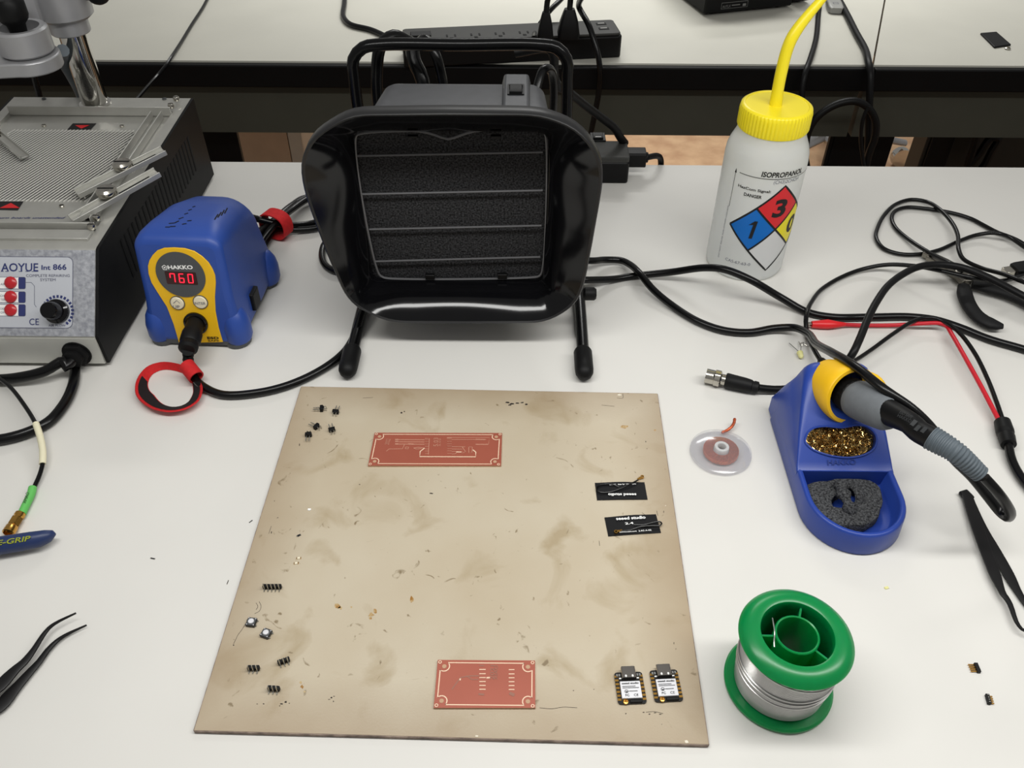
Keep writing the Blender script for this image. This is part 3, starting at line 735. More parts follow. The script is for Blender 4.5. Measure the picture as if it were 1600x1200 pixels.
obj('nozzle_holder', MB().lathe([(.0225, -.020), (.0245, -.018), (.0245, .002), (.0225, .004), (.018, .004), (.018, -.004), (0, -.004)], 40, axisframe(rg, (0, 0, 1))), MT['cast'], rs)
mb = MB(); a_ = rg + V(.002, -.002, -.0225)
outl = [(.027 * math.cos(t), .027 * math.sin(t)) for t in np.linspace(-1.7, 1.4, 16)] + [(-.05, .022), (-.075, .0), (-.07, -.030), (-.03, -.031)]
mb.prism(outl, -.0105, .0015, axisframe(a_, (0, 0, 1)) @ rotz(0.0))
MM = np.eye(4); MM[:3, 3] = a_
obj('holder_plate', MB().prism(outl, -.012, .0015, MM), MT['cast'], rs, bevel=.0015)
obj('height_knob', MB().lathe([(.0075, -.004), (.0085, .006), (.0125, .010), (.014, .014), (.014, .026), (.011, .03), (0, .03)], 28, axisframe(rg + V(-.002, .0, 0), (0, 0, 1)), rib=lambda i, r, z: -.0006 if i % 2 and r > .012 else 0), MT['absmatt'], rs)
kp = AY(157, -6, PY)
obj('clamp_knob', MB().ball(kp + V(-.002, 0, .001), (.011, .011, .009)).tube([kp, kp + V(-.03, 0, .0)], .004), MT['absmatt'], rs)
obj('braided_lead', MB().tube(smooth_path([rg + V(.018, .03, -.03), AY(98, 95, .53), AY(112, 118, .55), AY(128, 150, .57), AY(140, 190, .57)], .006), .0062, 10), MT['strain'], rs)
obj('lead', MB().tube(smooth_path([AY(50, 95, .58), AY(55, 125, .58), AY(62, 152, .58), AY(66, 190, .58)], .006), .0035, 8), MT['cord'], rs)

tag(cable('black_cable', [(116, 566, .0046), (117, 585, .0046), (113, 605, .0046), (100, 632, .0046), (75, 660, .0046), (40, 677, .0046), (0, 687, .0046), (-60, 690, .0046), (-120, 684, .0046)], .0044, MT['cord'], n=12), 'thick black cable curving out from under the silver station at left', 'cable')

# ------------------------------------------------------------------ blue digital soldering station
BX, BY, BA = -.2455, .2365, math.radians(-3.0)
BM = rotz(BA, (BX, BY, 0))
hk = thing('soldering_station', 'blue and yellow digital soldering station reading 760 on its red display', 'soldering station', (BX, .29, 0))
LEAN = .150
def station(y, h, wb, wt, rc, lean=1.0):
    pts = [(-wb, .0045), (-wb, .03), (-wt - (wb - wt) * .35, .05)]
    n = 8
    for i in range(n + 1):
        t = PI - i * PI / 2 / n; pts.append((-wt + rc + rc * math.cos(t), h - rc + rc * math.sin(t)))
    for i in range(n + 1):
        t = PI / 2 - i * PI / 2 / n; pts.append((wt - rc + rc * math.cos(t), h - rc + rc * math.sin(t)))
    pts += [(wt + (wb - wt) * .35, .05), (wb, .03), (wb, .0045)]
    return [tuple((BM @ V(x, y + LEAN * z * lean, z, 1))[:3]) for x, z in pts]
hb = obj('body', MB().loft([station(0, .1055, .0415, .0385, .012), station(.012, .1085, .0418, .0385, .014), station(.03, .1085, .042, .0385, .018, .85), station(.07, .104, .042, .037, .022, .5), station(.105, .094, .0415, .0355, .026, .2), station(.118, .086, .040, .034, .028, 0)]), MT['blue'], hk, bevel=.006, seg=4)
for x, y in ((-.0352, .0125), (.0358, .0125), (.0368, .104), (-.0368, .104)):
    fl = MB().loft([[tuple((BM @ V(x + a * k, y + b * k + LEAN * z * .3, z, 1))[:3]) for a, b in circ(.0122, 20, ry=.0138)] for z, k in ((.0045, .9), (.008, 1), (.020, 1), (.028, .86), (.034, .6), (.0375, .25))])
    obj('foot_flare', fl, MT['blue'], hk, ang=60)
for x, y in ((-.034, .012), (.034, .012), (.034, .104), (-.034, .104)):
    obj('foot', MB().lathe([(.011, 0), (.012, .001), (.012, .005)], 20, BM @ axisframe((x, y, 0), (0, 0, 1))), MT['dgrey'], hk)
obj('base_plate', MB().box((0, .058, .006), (.078, .112, .006), BM), MT['dgrey'], hk)
HP = (BM @ V(0, 0, 0, 1))[:3]; hv = nrm(BM[:3, :3] @ V(0, LEAN, 1)); hu = BM[:3, 0]; hn = nrm(np.cross(hu, hv))
def H(px, py): return PLN(px, py, HP, hn)
HM = frame(HP, hu, hv)
def hl(px, py): d = H(px, py) - HP; return (np.dot(d, hu), np.dot(d, hv))
outl = [hl(*p) for p in ((257, 387), (272, 386.4), (289, 387.5), (304, 392), (316, 400), (326, 409.5), (332.5, 420), (336.4, 430), (337.4, 441), (336, 464), (337, 486), (342, 512), (348.5, 534), (314, 535), (280, 535), (271.5, 506), (261, 479), (245.5, 455), (237, 441), (232.3, 427), (231.5, 415), (234, 406), (239, 398), (246, 391))]
obj('face_plate', MB().prism(outl, -.002, .0008, HM), MT['yellow'], hk, bevel=.0004)
c_ = hl(283, 428.5); rr_ = (hl(321, 428.5)[0] - hl(245.5, 428.5)[0]) / 2
DM = HM.copy(); DM[:3, 3] = HP + hu * c_[0] + hv * c_[1]
obj('display_disc', MB().prism(circ(rr_, 48), .0008, .0014, DM), MT['dgrey'], hk, False)
def hplace(name, mb_, m, par=hk, sm=False): return obj(name, mb_, m, par, sm)
d0, d1 = hl(262.5, 442), hl(306.5, 424.5)
dw = hplace('display_window', MB().prism(rrect(d0[0], d1[0], d0[1], d1[1], .0008, 3), .0014, .0017, HM), MT['display'])
SEG = {'7': 'abc', '6': 'acdefg', '0': 'abcdef'}
dwid = (d1[0] - d0[0]); mb = MB(); hh_ = (d1[1] - d0[1]) * .34
for i, ch in enumerate('760'):
    cx = d0[0] + dwid * (.22 + .29 * i); cy = (d0[1] + d1[1]) / 2; a = dwid * .072; t = .0009
    P3 = lambda x, y: HP + hu * (cx + x + (y * .08)) + hv * (cy + y) + hn * .0018
    segs = {'a': ((-a, hh_), (a, hh_)), 'g': ((-a, 0), (a, 0)), 'd': ((-a, -hh_), (a, -hh_)), 'f': ((-a, hh_), (-a, 0)), 'b': ((a, hh_), (a, 0)), 'e': ((-a, 0), (-a, -hh_)), 'c': ((a, 0), (a, -hh_))}
    if ch == '7': SEG['7'] = 'abcf'
    for s_ in SEG[ch]:
        p, q = segs[s_]
        if s_ == 'c': mb.line([P3(*p), P3(*q)], t, hn, 0)
        else: mb.line([P3(*p), P3(*q)], t, hn, 0)
hplace('digits', mb, MT['led'], dw)
hplace('lettering', MB().text('HAKKO', H(264, 419.5) + hn * .0014, H(303, 419.5) + hn * .0014, hn, .0038, .035), MT['white'])
lg = hl(258.3, 417); mb = MB()
P3 = lambda x, y: HP + hu * (lg[0] + x) + hv * (lg[1] + y) + hn * .0015
mb.line([P3(.0023 * math.cos(k * 2 * PI / 5 + PI / 2), .0023 * math.sin(k * 2 * PI / 5 + PI / 2)) for k in range(5)], .0007, hn, 0, closed=True)
mb.line([P3(-.0008, 0), P3(.0008, 0)], .0012, hn, 0)
hplace('emblem', mb, MT['white'])
for (px, py), s_ in (((278, 472.5), 'UP'), ((314, 471), 'ENTER')):
    p = H(px, py); M = axisframe(p + hn * .0008, hn, hv)
    bt = obj('push_button', MB().lathe([(.0060, 0), (.0060, .0008), (.0054, .0016), (0, .0020)], 32, M), MT['cream'], hk)
    obj('button_ring', MB().lathe([(.0059, 0), (.0067, .0), (.0067, .0006), (.0059, .0006), (.0059, 0)], 32, M), MT['dgrey'], bt)
    if s_ == 'UP':
        obj('button_print', MB().text('UP', H(px - 5, py + 6.5) + hn * .0028, H(px + 5.5, py + 6.5) + hn * .0028, hn, .0027).line([H(px - 5, py - 1) + hn * .0029, H(px, py - 5.5) + hn * .0029, H(px + 5, py - 1) + hn * .0029], .0005, hn, 0), MT['greyink'], bt, False)
    else:
        obj('button_print', MB().text('ENTER', H(px - 9.4, py + 2.5) + hn * .0028, H(px + 9.4, py + 2.5) + hn * .0028, hn, .0024), MT['greyink'], bt, False)
hplace('lettering', MB().text('ESD', H(325, 529) + hn * .001, H(343, 529) + hn * .001, hn, .0026, .03).text('SAFE', H(326, 532.5) + hn * .001, H(343.5, 532.5) + hn * .001, hn, .0015, .03), MT['ink'])
cp = H(307, 504); M = axisframe(cp + hn * .0006, hn, hv)
obj('socket', MB().lathe([(.0108, 0), (.0108, .002), (.0095, .003), (.0088, .003), (.0085, -.001)], 36, M), MT['abs'], hk)
# vents on the top face
def top_z(x, y): return PLN
ht = tree(hb)
for px, py, l_, a in [(268, 349, 5, .2), (276, 347, 5, .9), (283, 341, 5, .9), (291, 334, 4, .9), (297, 328, 3.5, .9), (303, 323, 3, .9), (270, 354, 5, .1), (262, 355, 4.5, .0), (288, 350, 4, .3), (296, 345, 4, .2)]:
    p, n_ = on_surf(ht, px, py)
    obj('vent_slot', MB().box((0, 0, 0), (l_ * .0009, .0011, .0006), axisframe(p, n_, (0, 1, 0)) @ rotz(a)), MT['hole'], hk, False)
for k in range(4):
    p, n_ = on_surf(ht, 338 + k * 5.0, 339 - k * 3.2)
    obj('vent_slot', MB().box((0, 0, 0), (.0010, .012, .0006), axisframe(p, n_, (0, 1, 0))), MT['hole'], hk, False)
rp = (BM @ V(.0405, .082, .042, 1))[:3]
rp, n_ = on_surf(ht, 396, 466)
obj('power_switch', MB().box((0, 0, 0), (.016, .018, .007), axisframe(rp, n_)), MT['absmatt'], hk, bevel=.001)
# its power cord: several loops gathered by a red strap
pts = [(384, 338, .035), (402, 342, .026), (430, 349, .02), (452, 352, .012), (478, 351, .006), (505, 344, .005), (535, 330, .005), (538, 312, .006), (512, 303, .010), (485, 309, .014), (458, 326, .017), (432, 348, .021), (412, 372, .013), (402, 392, .005), (388, 402, .005), (380, 392, .008), (398, 368, .012), (426, 346, .015), (446, 330, .014), (472, 312, .013), (505, 300, .010), (545, 300, .006), (560, 322, .005), (530, 344, .005), (495, 356, .005), (462, 359, .006), (432, 358, .010), (412, 385, .006), (400, 402, .004), (386, 408, .012), (384, 392, .016), (405, 364, .018), (430, 343, .019), (455, 322, .016), (480, 309, .008), (510, 315, .006), (540, 318, .010), (590, 330, .004), (640, 350, .004)]
obj('power_cord', MB().tube(pxpath(pts), .0036, 10), MT['cord'], hk)
a0_, a1_ = G(414, 362, .016), G(446, 337, .016); d = nrm(a1_ - a0_); c0 = G(431, 350, .0165)
M = axisframe(c0, d); w_ = .015
ovl = [(math.copysign(abs(math.cos(t)) ** .8, math.cos(t)) * .0165, math.copysign(abs(math.sin(t)) ** .8, math.sin(t)) * .0145) for t in np.linspace(0, 2 * PI, 36, endpoint=False)]
tag(obj('cable_strap', MB().ring(ovl, [(x * .92, y * .91) for x, y in ovl], -w_ / 2, w_ / 2, M), MT['red']), 'red fabric strap gathering the coiled black power cord by the extractor', 'cable tie')
tag(cable('black_cable', [(520, 372, .004), (508, 381, .004), (503, 398, .004), (508, 414, .004), (522, 423, .004), (545, 426, .004), (590, 415, .004), (630, 395, .004)], .0036, MT['cord']), 'short loop of black cord showing at the left edge of the extractor hood', 'cable')
# the strap lying by the plug
lp = [G(x, y, .009) for x, y in ((297, 580), (304, 592), (306, 606), (298, 621), (284, 629), (266, 632), (246, 628), (229, 616), (221, 601), (223, 585), (234, 571), (251, 565), (272, 567), (290, 574))]
pth = smooth_path(lp, .003, closed=True); c0 = sum(pth) / len(pth)
vs, fs, vs2, fs2 = [], [], [], []; n = len(pth); idx = []
for i, p in enumerate(pth):
    o_ = nrm((p - c0) * V(1, 1, 0)); t_ = min(1, max(0, .5 - o_[1] * .75 + .12)); tilt = math.radians(20 + 42 * t_)
    bd = V(0, 0, 1) * math.cos(tilt) + o_ * math.sin(tilt); nn_ = np.cross(bd, np.cross(V(0, 0, 1), o_)); nn_ = nn_ if np.dot(nn_, o_) > 0 else -nn_
    hw = .0036 + .0038 * t_; q = V(p[0], p[1], .0005 + hw * math.cos(tilt))
    for r_, z in ((0, -hw), (.0011, -hw), (.0011, hw), (0, hw)): vs.append(q + nn_ * r_ + bd * z)
    for z in (-hw + .001, hw - .0022): vs2.append(q - nn_ * .0003 + bd * z)
    idx.append(t_ > .33)
for i in range(n):
    j = (i + 1) % n
    for k in range(4): fs.append((4 * i + k, 4 * j + k, 4 * j + (k + 1) % 4, 4 * i + (k + 1) % 4))
    if idx[i] and idx[j]: fs2.append((2 * i, 2 * j, 2 * j + 1, 2 * i + 1))
st_ = thing('cable_strap', 'red strap curled into an open ring on the bench before the blue station', 'cable tie', G(262, 600))
obj('strap_band', MB().add(vs, fs), MT['red'], st_)
obj('strap_lining', MB().add(vs2, fs2), MT['velcro_in'], st_)
pa, pb_ = G(291, 574, .012), G(305, 591, .008); d = nrm(pb_ - pa)
obj('strap_wrap', MB().ring(circ(.0068, 24), circ(.0056, 24), -.008, .008, axisframe(G(299, 580, .0115), d)), MT['red'], st_)

# ------------------------------------------------------------------ fume extractor
fx = thing('fume_extractor', 'black fume extractor with square filter hood on a bent tube stand', 'fume extractor', (-.005, .30, 0))
RIM = [(469, 265), (472, 244), (482, 224), (493, 211), (507, 202), (522, 192), (538, 184), (550, 180), (563, 178), (690, 176), (819, 177), (845, 179), (863, 184), (885, 192), (904, 203), (918, 216), (929, 231), (938, 247), (943, 265), (942, 285), (938, 312), (925, 385), (913, 447), (904, 469), (892, 482), (876, 493), (858, 502), (838, 506), (730, 507), (626, 506), (606, 503), (591, 498), (573, 490), (557, 481), (545, 470), (535, 455), (510, 397), (483, 325), (474, 295)]
HY = .238
rimp = [AY(x, y, HY)[[0, 2]] for x, y in RIM]
FX0, FX1, FZ0, FZ1, FY = -.0862, .0672, .0505, .1925, .277
cxy = V((FX0 + FX1) / 2, .117)
def hit(poly, ang):
    d = V(math.cos(ang), math.sin(ang)); best = 0
    for i in range(len(poly)):
        a = np.asarray(poly[i]) - cxy; b = np.asarray(poly[(i + 1) % len(poly)]) - cxy; e = b - a
        den = d[0] * e[1] - d[1] * e[0]
        if abs(den) < 1e-12: continue
        t = (a[0] * e[1] - a[1] * e[0]) / den; s_ = (a[0] * d[1] - a[1] * d[0]) / den
        if t > 0 and -1e-9 <= s_ <= 1 + 1e-9: best = max(best, t)
    return cxy + d * best
NA = 120; angs = [2 * PI * i / NA for i in range(NA)]
rimL = [hit(rimp, a) for a in angs]
for _ in range(1): rimL = [(rimL[i - 1] + 2 * rimL[i] + rimL[(i + 1) % NA]) / 4 for i in range(NA)]
winL = [hit(rrect(FX0, FX1, FZ0, FZ1, .008), a) for a in angs]
houL = [hit(rrect(-.0885, .0740, .030, .193, .014), a) for a in angs]
def lp_(A, B, t, y, inset=0.0, dz=0.0):
    o = []
    for a, b in zip(A, B):
        p = np.asarray(a) * (1 - t) + np.asarray(b) * t
        if inset: p = p - nrm(p - cxy) * inset
        o.append((p[0], y, p[1] + dz))
    return o
inner = []
for k in range(11):
    t = k / 10; row = []
    for i in range(NA):                       # the lower lip flares more than the other three sides
        e_ = 1.15 + 1.05 * max(0, -math.sin(angs[i])) ** 1.5
        q = .02 + .98 * (1 - (1 - t) ** e_); p = rimL[i] * (1 - q) + winL[i] * q; p = p - nrm(p - cxy) * .0022 * (1 - t)
        row.append((p[0], HY + .0012 + (FY - HY - .0022) * t, p[1]))
    inner.append(row)
outer = [lp_(rimL, houL, .0, HY + .0, .0012), lp_(rimL, houL, .0, HY + .0012, 0), lp_(rimL, houL, .0, HY + .013, -.0003), lp_(rimL, houL, .06, HY + .016, 0), lp_(rimL, houL, .35, HY + .026), lp_(rimL, houL, .75, HY + .040), lp_(rimL, houL, 1, HY + .054)]
obj('hood', MB().loft(list(reversed(inner)), caps=False), MT['abs'], fx, ang=60)
obj('hood_shell', MB().loft([inner[0]] + outer, caps=False), MT['rim'], fx, ang=60)
# housing behind
def hsec(y, x0, x1, z0, z1, r): return [(x, y, z) for x, z in rrect(x0, x1, z0, z1, r, 6)]
obj('housing', MB().loft([hsec(.289, -.0875, .0730, .030, .1928, .014), hsec(.312, -.0835, .0715, .032, .1915, .012), hsec(.372, -.0765, .0675, .036, .190, .012), hsec(.381, -.0735, .0645, .040, .187, .010), hsec(.384, -.068, .060, .045, .181, .008)]), MT['housing'], fx)
obj('filter_foam', MB().box(((FX0 + FX1) / 2, .284, (FZ0 + FZ1) / 2), (FX1 - FX0 + .004, .008, FZ1 - FZ0 + .004)), MT['foam'], fx)
GY = .2755
gf = [AY(x, y, GY) for x, y in ((556, 213), (562, 209), (655, 205), (678, 210), (700, 217), (720, 211), (742, 204.5), (842, 203.5), (850, 207), (853, 214), (847, 424), (843, 431), (836, 433), (606, 435), (598, 433), (592, 428))]
obj('grille_frame', MB().tube(smooth_path(gf, .006, closed=True), .0011, 6, closed=True), MT['wire'], fx)
for (xa, ya), (xb, yb) in (((557, 243.5), (848, 237.5)), ((566, 303.5), (848, 297.5)), ((577, 358.5), (846, 352.5)), ((586, 408.5), (844, 401.5))):
    obj('grille_wire', MB().tube([AY(xa, ya, GY), AY(xb, yb, GY)], .0009, 6), MT['wire'], fx)
for x, y, h_ in ((672, 432, .005), (785, 431, .005), (645, 213, .0022), (775, 213, .0022)):
    obj('clip', MB().box(AY(x, y, GY - .001) , (.0085, .004, h_)), MT['stripside'], fx, bevel=.0006)
obj('side_bar', MB().box((.0700, .2745, .121), (.0016, .004, .13)), MT['abs'], fx)
# switch
tp0 = .1915
sx0, sx1 = .0303, .0535
obj('switch_mount', MB().loft([[(x, y, z) for x, z in ((sx0 - e, .185), (sx1 + e, .185), (sx1 - .001, t), (sx0 + .001, t))] for y, t, e in ((.303, .1975, .0015), (.384, .1955, .0015), (.388, .190, 0))]), MT['housing'], fx, bevel=.002)
sc_ = PLN(806, 141, V(0, 0, .1965), V(0, 0, 1))
rk = obj('rocker_frame', MB().ring(rrect(-.0072, .0072, -.0105, .0105, .001, 2), rrect(-.0058, .0058, -.0088, .0088, .0008, 2), -.002, .0011, frame((sc_[0], sc_[1], .1966), (1, 0, 0), (0, 1, 0))), MT['stripside'], fx, False)
obj('rocker', MB().loft([[(sc_[0] + x, sc_[1] + y, z) for x, z in ((-.0055, .193), (.0055, .193), (.0055, t), (-.0055, t))] for y, t in ((-.0086, .1995), (0, .1975), (.0086, .1985))]), MT['absmatt'], rk, bevel=.0006)
# stand: bent tube, rubber feet
sp2 = [V(-.1025, .200, .0075), V(-.1020, .30, .0075), V(-.1020, .385, .0075), V(-.1035, .412, .013), V(-.106, .420, .035), V(-.1085, .421, .10), V(-.1095, .421, .175), V(-.108, .421, .193), V(-.098, .421, .2035), V(-.080, .421, .2065), V(-.01, .421, .2068), V(.060, .421, .2073), V(.078, .421, .2045), V(.0875, .421, .194), V(.089, .421, .175), V(.0915, .421, .10), V(.098, .420, .035), V(.1015, .412, .013), V(.1035, .385, .0075), V(.1040, .30, .0075), V(.1032, .200, .0075)]
obj('stand_tube', MB().tube(smooth_path(sp2, .006), .0056, 14), MT['tube'], fx)
for x in (-.1025, .1032):
    p = G(544 if x < 0 else 912, 592, .0085)
    obj('foot', MB().lathe([(0, -.0125), (.0035, -.0118), (.0062, -.0095), (.0078, -.006), (.0082, -.001), (.0082, .021), (.0074, .023), (.005, .0232)], 24, axisframe((x, .204, .0083), (0, 1, 0))), MT['rubber'], fx)
for s_, x in ((-1, -.085), (1, .068)):
    xe = -.1065 if s_ < 0 else .0912
    obj('pivot_bracket', MB().tube([V(x, .362, .105), V(x + s_ * .008, .38, .105), V(xe, .421, .108)], .006, 10), MT['absmatt'], fx)
obj('hood_knob', MB().lathe([(.004, -.002), (.006, 0), (.006, .008), (.0045, .010), (0, .0102)], 16, axisframe(AY(914, 459, .262) + V(.0, 0, 0), (1, 0, 0))), MT['rubber'], fx)
obj('power_cord', MB().tube(smooth_path([V(.055, .384, .150), V(.060, .40, .172), V(.066, .415, .186), V(.074, .43, .180), V(.078, .445, .14), V(.07, .46, .07), V(.05, .46, .01), V(.03, .44, .0045), V(-.03, .45, .0045)], .005), .0042, 10), MT['cord'], fx)
tag(obj('cable_bundle', MB().tube(smooth_path([V(-.06, .47, .19), V(-.075, .46, .20), V(-.086, .45, .195), V(-.092, .445, .17), V(-.094, .45, .11), V(-.09, .46, .04), V(-.07, .47, .006), V(-.02, .49, .006)], .005), .006, 10).tube(smooth_path([V(-.055, .48, .185), V(-.045, .465, .195), V(-.036, .455, .185), V(-.03, .45, .16), V(-.028, .45, .08), V(-.03, .46, .006), V(-.0, .48, .005)], .005), .005, 10).tube(smooth_path([V(-.06, .475, .187), V(-.058, .465, .175), V(-.05, .455, .16), V(-.05, .455, .08), V(-.04, .47, .006)], .005), .007, 10), MT['cord']), 'dark cords looping up behind the extractor housing under its handle', 'cable')

# second strip clamped at the back edge
e0 = G(945, 264, 0); e1 = G(982, 262, 0)
s2 = thing('power_strip', 'grey-topped power strip end with rocker switch at the bench back edge', 'power strip', (.05, .583, 0))
W0, W1, YA, YB, HZ = -.06, .1725, .545, .589, .033
obj('strip_body', MB().prism(rrect(W0, W1, YA, YB, .004), 0, HZ - .006), MT['stripside'], s2, bevel=.002)
obj('top_plate', MB().loft([[(x, y, z) for x, y in rrect(W0 + i, W1 - i, YA + i, YB - i, .004)] for z, i in ((HZ - .006, .0003), (HZ - .001, .0003), (HZ, .0018))]), MT['strip'], s2)
c_ = G(934, 215, HZ)
fr2 = obj('rocker_frame', MB().box((c_[0], c_[1], HZ + .0005), (.018, .021, .0022)), MT['stripside'], s2, bevel=.0006)
obj('rocker', MB().loft([[(c_[0] + x, c_[1] + y, HZ + z) for x, z in ((-.006, 0), (.006, 0), (.006, t), (-.006, t))] for y, t in ((-.008, .004), (0, .0022), (.008, .003))]), MT['absmatt'], fr2, bevel=.0005)
obj('rocker_highlight', MB().box((c_[0], c_[1] - .0055, HZ + .0036), (.007, .001, .0008)), MT['white'], fr2, False)  # white bar paints the highlight on the rocker
q = AY(999, 240, .575)
obj('end_plug', MB().loft([[(x, .572 + a, .020 + b) for a, b in rrect(-.010, .010, -.009, .009, .003)] for x in (.1715, .188, .194)]).loft([[(x, .572 + a, .020 + b) for a, b in circ(.0062, 14)] for x in (.194, .197)]), MT['absmatt'], s2, bevel=.001)
obj('plug_cord', MB().tube(smooth_path([V(.196, .572, .020), V(.207, .580, .018), V(.215, .592, .009), V(.219, .601, -.01), V(.22, .605, -.05)], .004), .0036, 10), MT['cord_matt'], s2)
pts = [AY(868, 128, .50), AY(890, 145, .52), AY(915, 165, .545), AY(940, 184, .565), AY(960, 200, .575), AY(970, 216, .58), V(.170, .588, .030)]
obj('strip_cord', MB().tube(smooth_path([V(.04, .50, .17), V(.075, .495, .175)] + pts, .005), .0048, 10), MT['cord_matt'], s2)

# iron: connector plug, cord, handle (one soldering iron, resting in the holder)
it = thing('soldering_iron', 'soldering iron with grey foam grip resting in the yellow holder socket', 'soldering iron', (.31, .09, .06))
pl0 = cp + hn * .003
pp = [pl0, pl0 + hn * .016]
pe = G(298, 530, .026); pdir = nrm(pe - pl0)
Mp = axisframe(pl0, pdir)
obj('plug', MB().lathe([(.0078, -.002), (.0078, .012), (.0088, .0125), (.0088, .024), (.0074, .026), (.0082, .028), (.0082, .032), (.006, .034)], 28, Mp, rib=lambda i, r, z: -.0003 if i % 2 and r > .0085 else 0), MT['rubber'], it)
pe2 = pl0 + pdir * .033
sb = smooth_path([pe2, G(294.5, 546, .017), G(294, 562, .012), G(297, 573, .010)], .0012)
obj('plug_sleeve', MB().tube(sb, [.0054 - .0014 * i / len(sb) + (.0005 if i % 3 == 0 else 0) for i in range(len(sb))], 12), MT['rubber'], it)
cpts = [(296, 570, .011), (304, 590, .007), (318, 604, .005), (348, 616.5, .004), (400, 614, .004), (450, 602, .004), (500, 579, .004), (535, 553, .005), (551, 530, .006), (559, 508, .012), (566, 485, .018), (580, 455, .014), (610, 428, .006), (660, 405, .004), (740, 395, .004), (820, 397, .006), (870, 402, .014), (900, 406, .0185), (925, 407.5, .015), (945, 406, .008), (970, 407, .006), (985, 414, .009), (1000, 428, .013), (1020, 452, .009), (1050, 477, .005), (1090, 502, .004), (1130, 516, .004), (1170, 519.5, .004), (1210, 513, .006), (1240, 512, .010), (1262, 521, .020), (1275, 537, .040), (1300, 551, .066), (1335, 572, .083), (1385, 611, .086), (1424, 638, .080), (1455, 668, .070), (1489, 716, .056), (1519, 746, .047), (1545, 778, .038), (1562, 799, .032), (1573, 808, .034), (1579, 803, .044), (1573, 789, .056), (1558, 768, .068), (1538, 746, .076)]
obj('cord', MB().tube(pxpath(cpts, .003), .0035, 12), MT['cord'], it)
I0, I1, I2, I3, I4 = G(1330, 618, .060), G(1392, 646, .078), G(1455, 684, .090), G(1492, 706, .090), G(1532, 741, .079)
ax = nrm(I2 - I0); L0 = np.linalg.norm(I1 - I0); L1 = np.linalg.norm(I2 - I0)
MI = axisframe(I0, ax)
obj('collar', MB().lathe([(.009, -.03), (.0115, -.006), (.0135, -.004), (.0135, .004), (.011, .006)], 36, MI, rib=lambda i, r, z: -.0007 if i % 2 and r > .013 else 0), MT['rubber'], it)
obj('foam_grip', MB().lathe([(.0122, .004), (.0142, .007), (.0146, .012), (.0138, .026), (.0122, .040), (.0106, L0 - .001), (.0095, L0 + .001)], 36, MI), MT['grip'], it)
bsec = smooth_path([I1 - ax * .004, I1 + ax * .02, I2 - ax * .012, I2 + nrm(I3 - I2) * .003], .003); nb = len(bsec)
blk = obj('handle', MB().tube(bsec, [.0096 - .0018 * min(1, 2.2 * i / nb) for i in range(nb)], 24), MT['stripside'], it)
bt_ = tree(blk)
for q in range(2):
    tp_, _n = None, None
    A_ = on_surf(bt_, 1400 + 5 - q * 3.0, 643 + 3 + q * 5.5); B_ = on_surf(bt_, 1424 - q * 1 , 655 + q * 6.5)
    obj('moulded_print', MB().text(('ESD SAFE', 'HAKKO')[q], A_[0], B_[0], A_[1], .0024, .01, lift=.0005), MT['mould'], it, False)
for k, (px, py) in enumerate(((1428, 661), (1434, 669), (1444, 672))):
    A_ = on_surf(bt_, px, py); obj('moulded_mark', MB().box((0, 0, .0002), (.0045, .003, .0005), axisframe(A_[0], A_[1], ax)), MT['mould'], it, False)
rl = smooth_path([I2, I3, I4], .0006)
obj('strain_relief', MB().tube(rl, [(.0081 - .0026 * i / len(rl)) + (.0005 if (i % 4) < 2 else -.0002) for i in range(len(rl))], 20), MT['strain'], it)
obj('barrel', MB().lathe([(.0, -.040), (.0034, -.038), (.0034, -.03), (.006, -.028), (.006, -.004)], 20, MI), MT['nickel'], it)

# ------------------------------------------------------------------ iron holder
ho = thing('iron_holder', 'royal blue iron holder with yellow socket, brass wool well and sponge tray', 'iron holder', (.292, .09, 0))
HX0, HX1 = .2545, .3290
def hplan(in_=0.0, back=.160):
    r = (HX1 - HX0) / 2; cx = (HX0 + HX1) / 2; o = []
    for i in range(25):
        t = PI + PI * i / 24; o.append((cx + (r - in_) * math.cos(t), .0515 + (r + .002 - in_) * math.sin(t)))
    o += [(HX1 - in_, back - .012), (HX1 - in_ - .004, back - .003), (HX1 - in_ - .012, back), (HX0 + in_ + .012, back), (HX0 + in_ + .004, back - .003), (HX0 + in_, back - .012)]
    return o
def hl_(z, in_, back=.160): return [(x, y, z) for x, y in hplan(in_, back)]
trayz = .0205
inn = lambda z, in_: [(x, min(y, .0745), z) for x, y in hplan(in_)]
tray = MB().loft([hl_(.0, .001), hl_(.002, 0), hl_(trayz - .002, .0012), hl_(trayz - .0006, .0018), hl_(trayz, .0028), inn(trayz - .0003, .0048), inn(trayz - .0018, .0058), inn(.0062, .0075), inn(.005, .009)])
hb2 = obj('base', tray, MT['blue2'], ho, ang=50)
def wsec(y, z, tl, tr, rr):
    if z < .02: z = .02
    L_, R_ = HX0 + .0009, HX1 - .0009; o = [(L_, y, .003), (L_, y, .016)]
    wall = [(q, .0190 + (z - rr - .0190) * q) for q in (.0, .25, .5, .75, 1)] if z - rr > .0205 else [(0, .0165 + (z - rr - .0165) * q) for q in (0, .25, .5, .75, 1)]
    o += [(L_ + tl * q ** 2.2, y, zz_) for q, zz_ in wall]
    for i in range(7):
        t = PI - PI / 2 * i / 6; o.append((L_ + tl + rr + rr * math.cos(t), y, z - rr + rr * math.sin(t)))
    for i in range(7):
        t = PI / 2 - PI / 2 * i / 6; o.append((R_ - tr - rr + rr * math.cos(t), y, z - rr + rr * math.sin(t)))
    o += [(R_ - tr * q ** 2.2, y, zz_) for q, zz_ in wall[::-1]]
    o += [(R_, y, .016), (R_, y, .003)]
    return o
secs = []
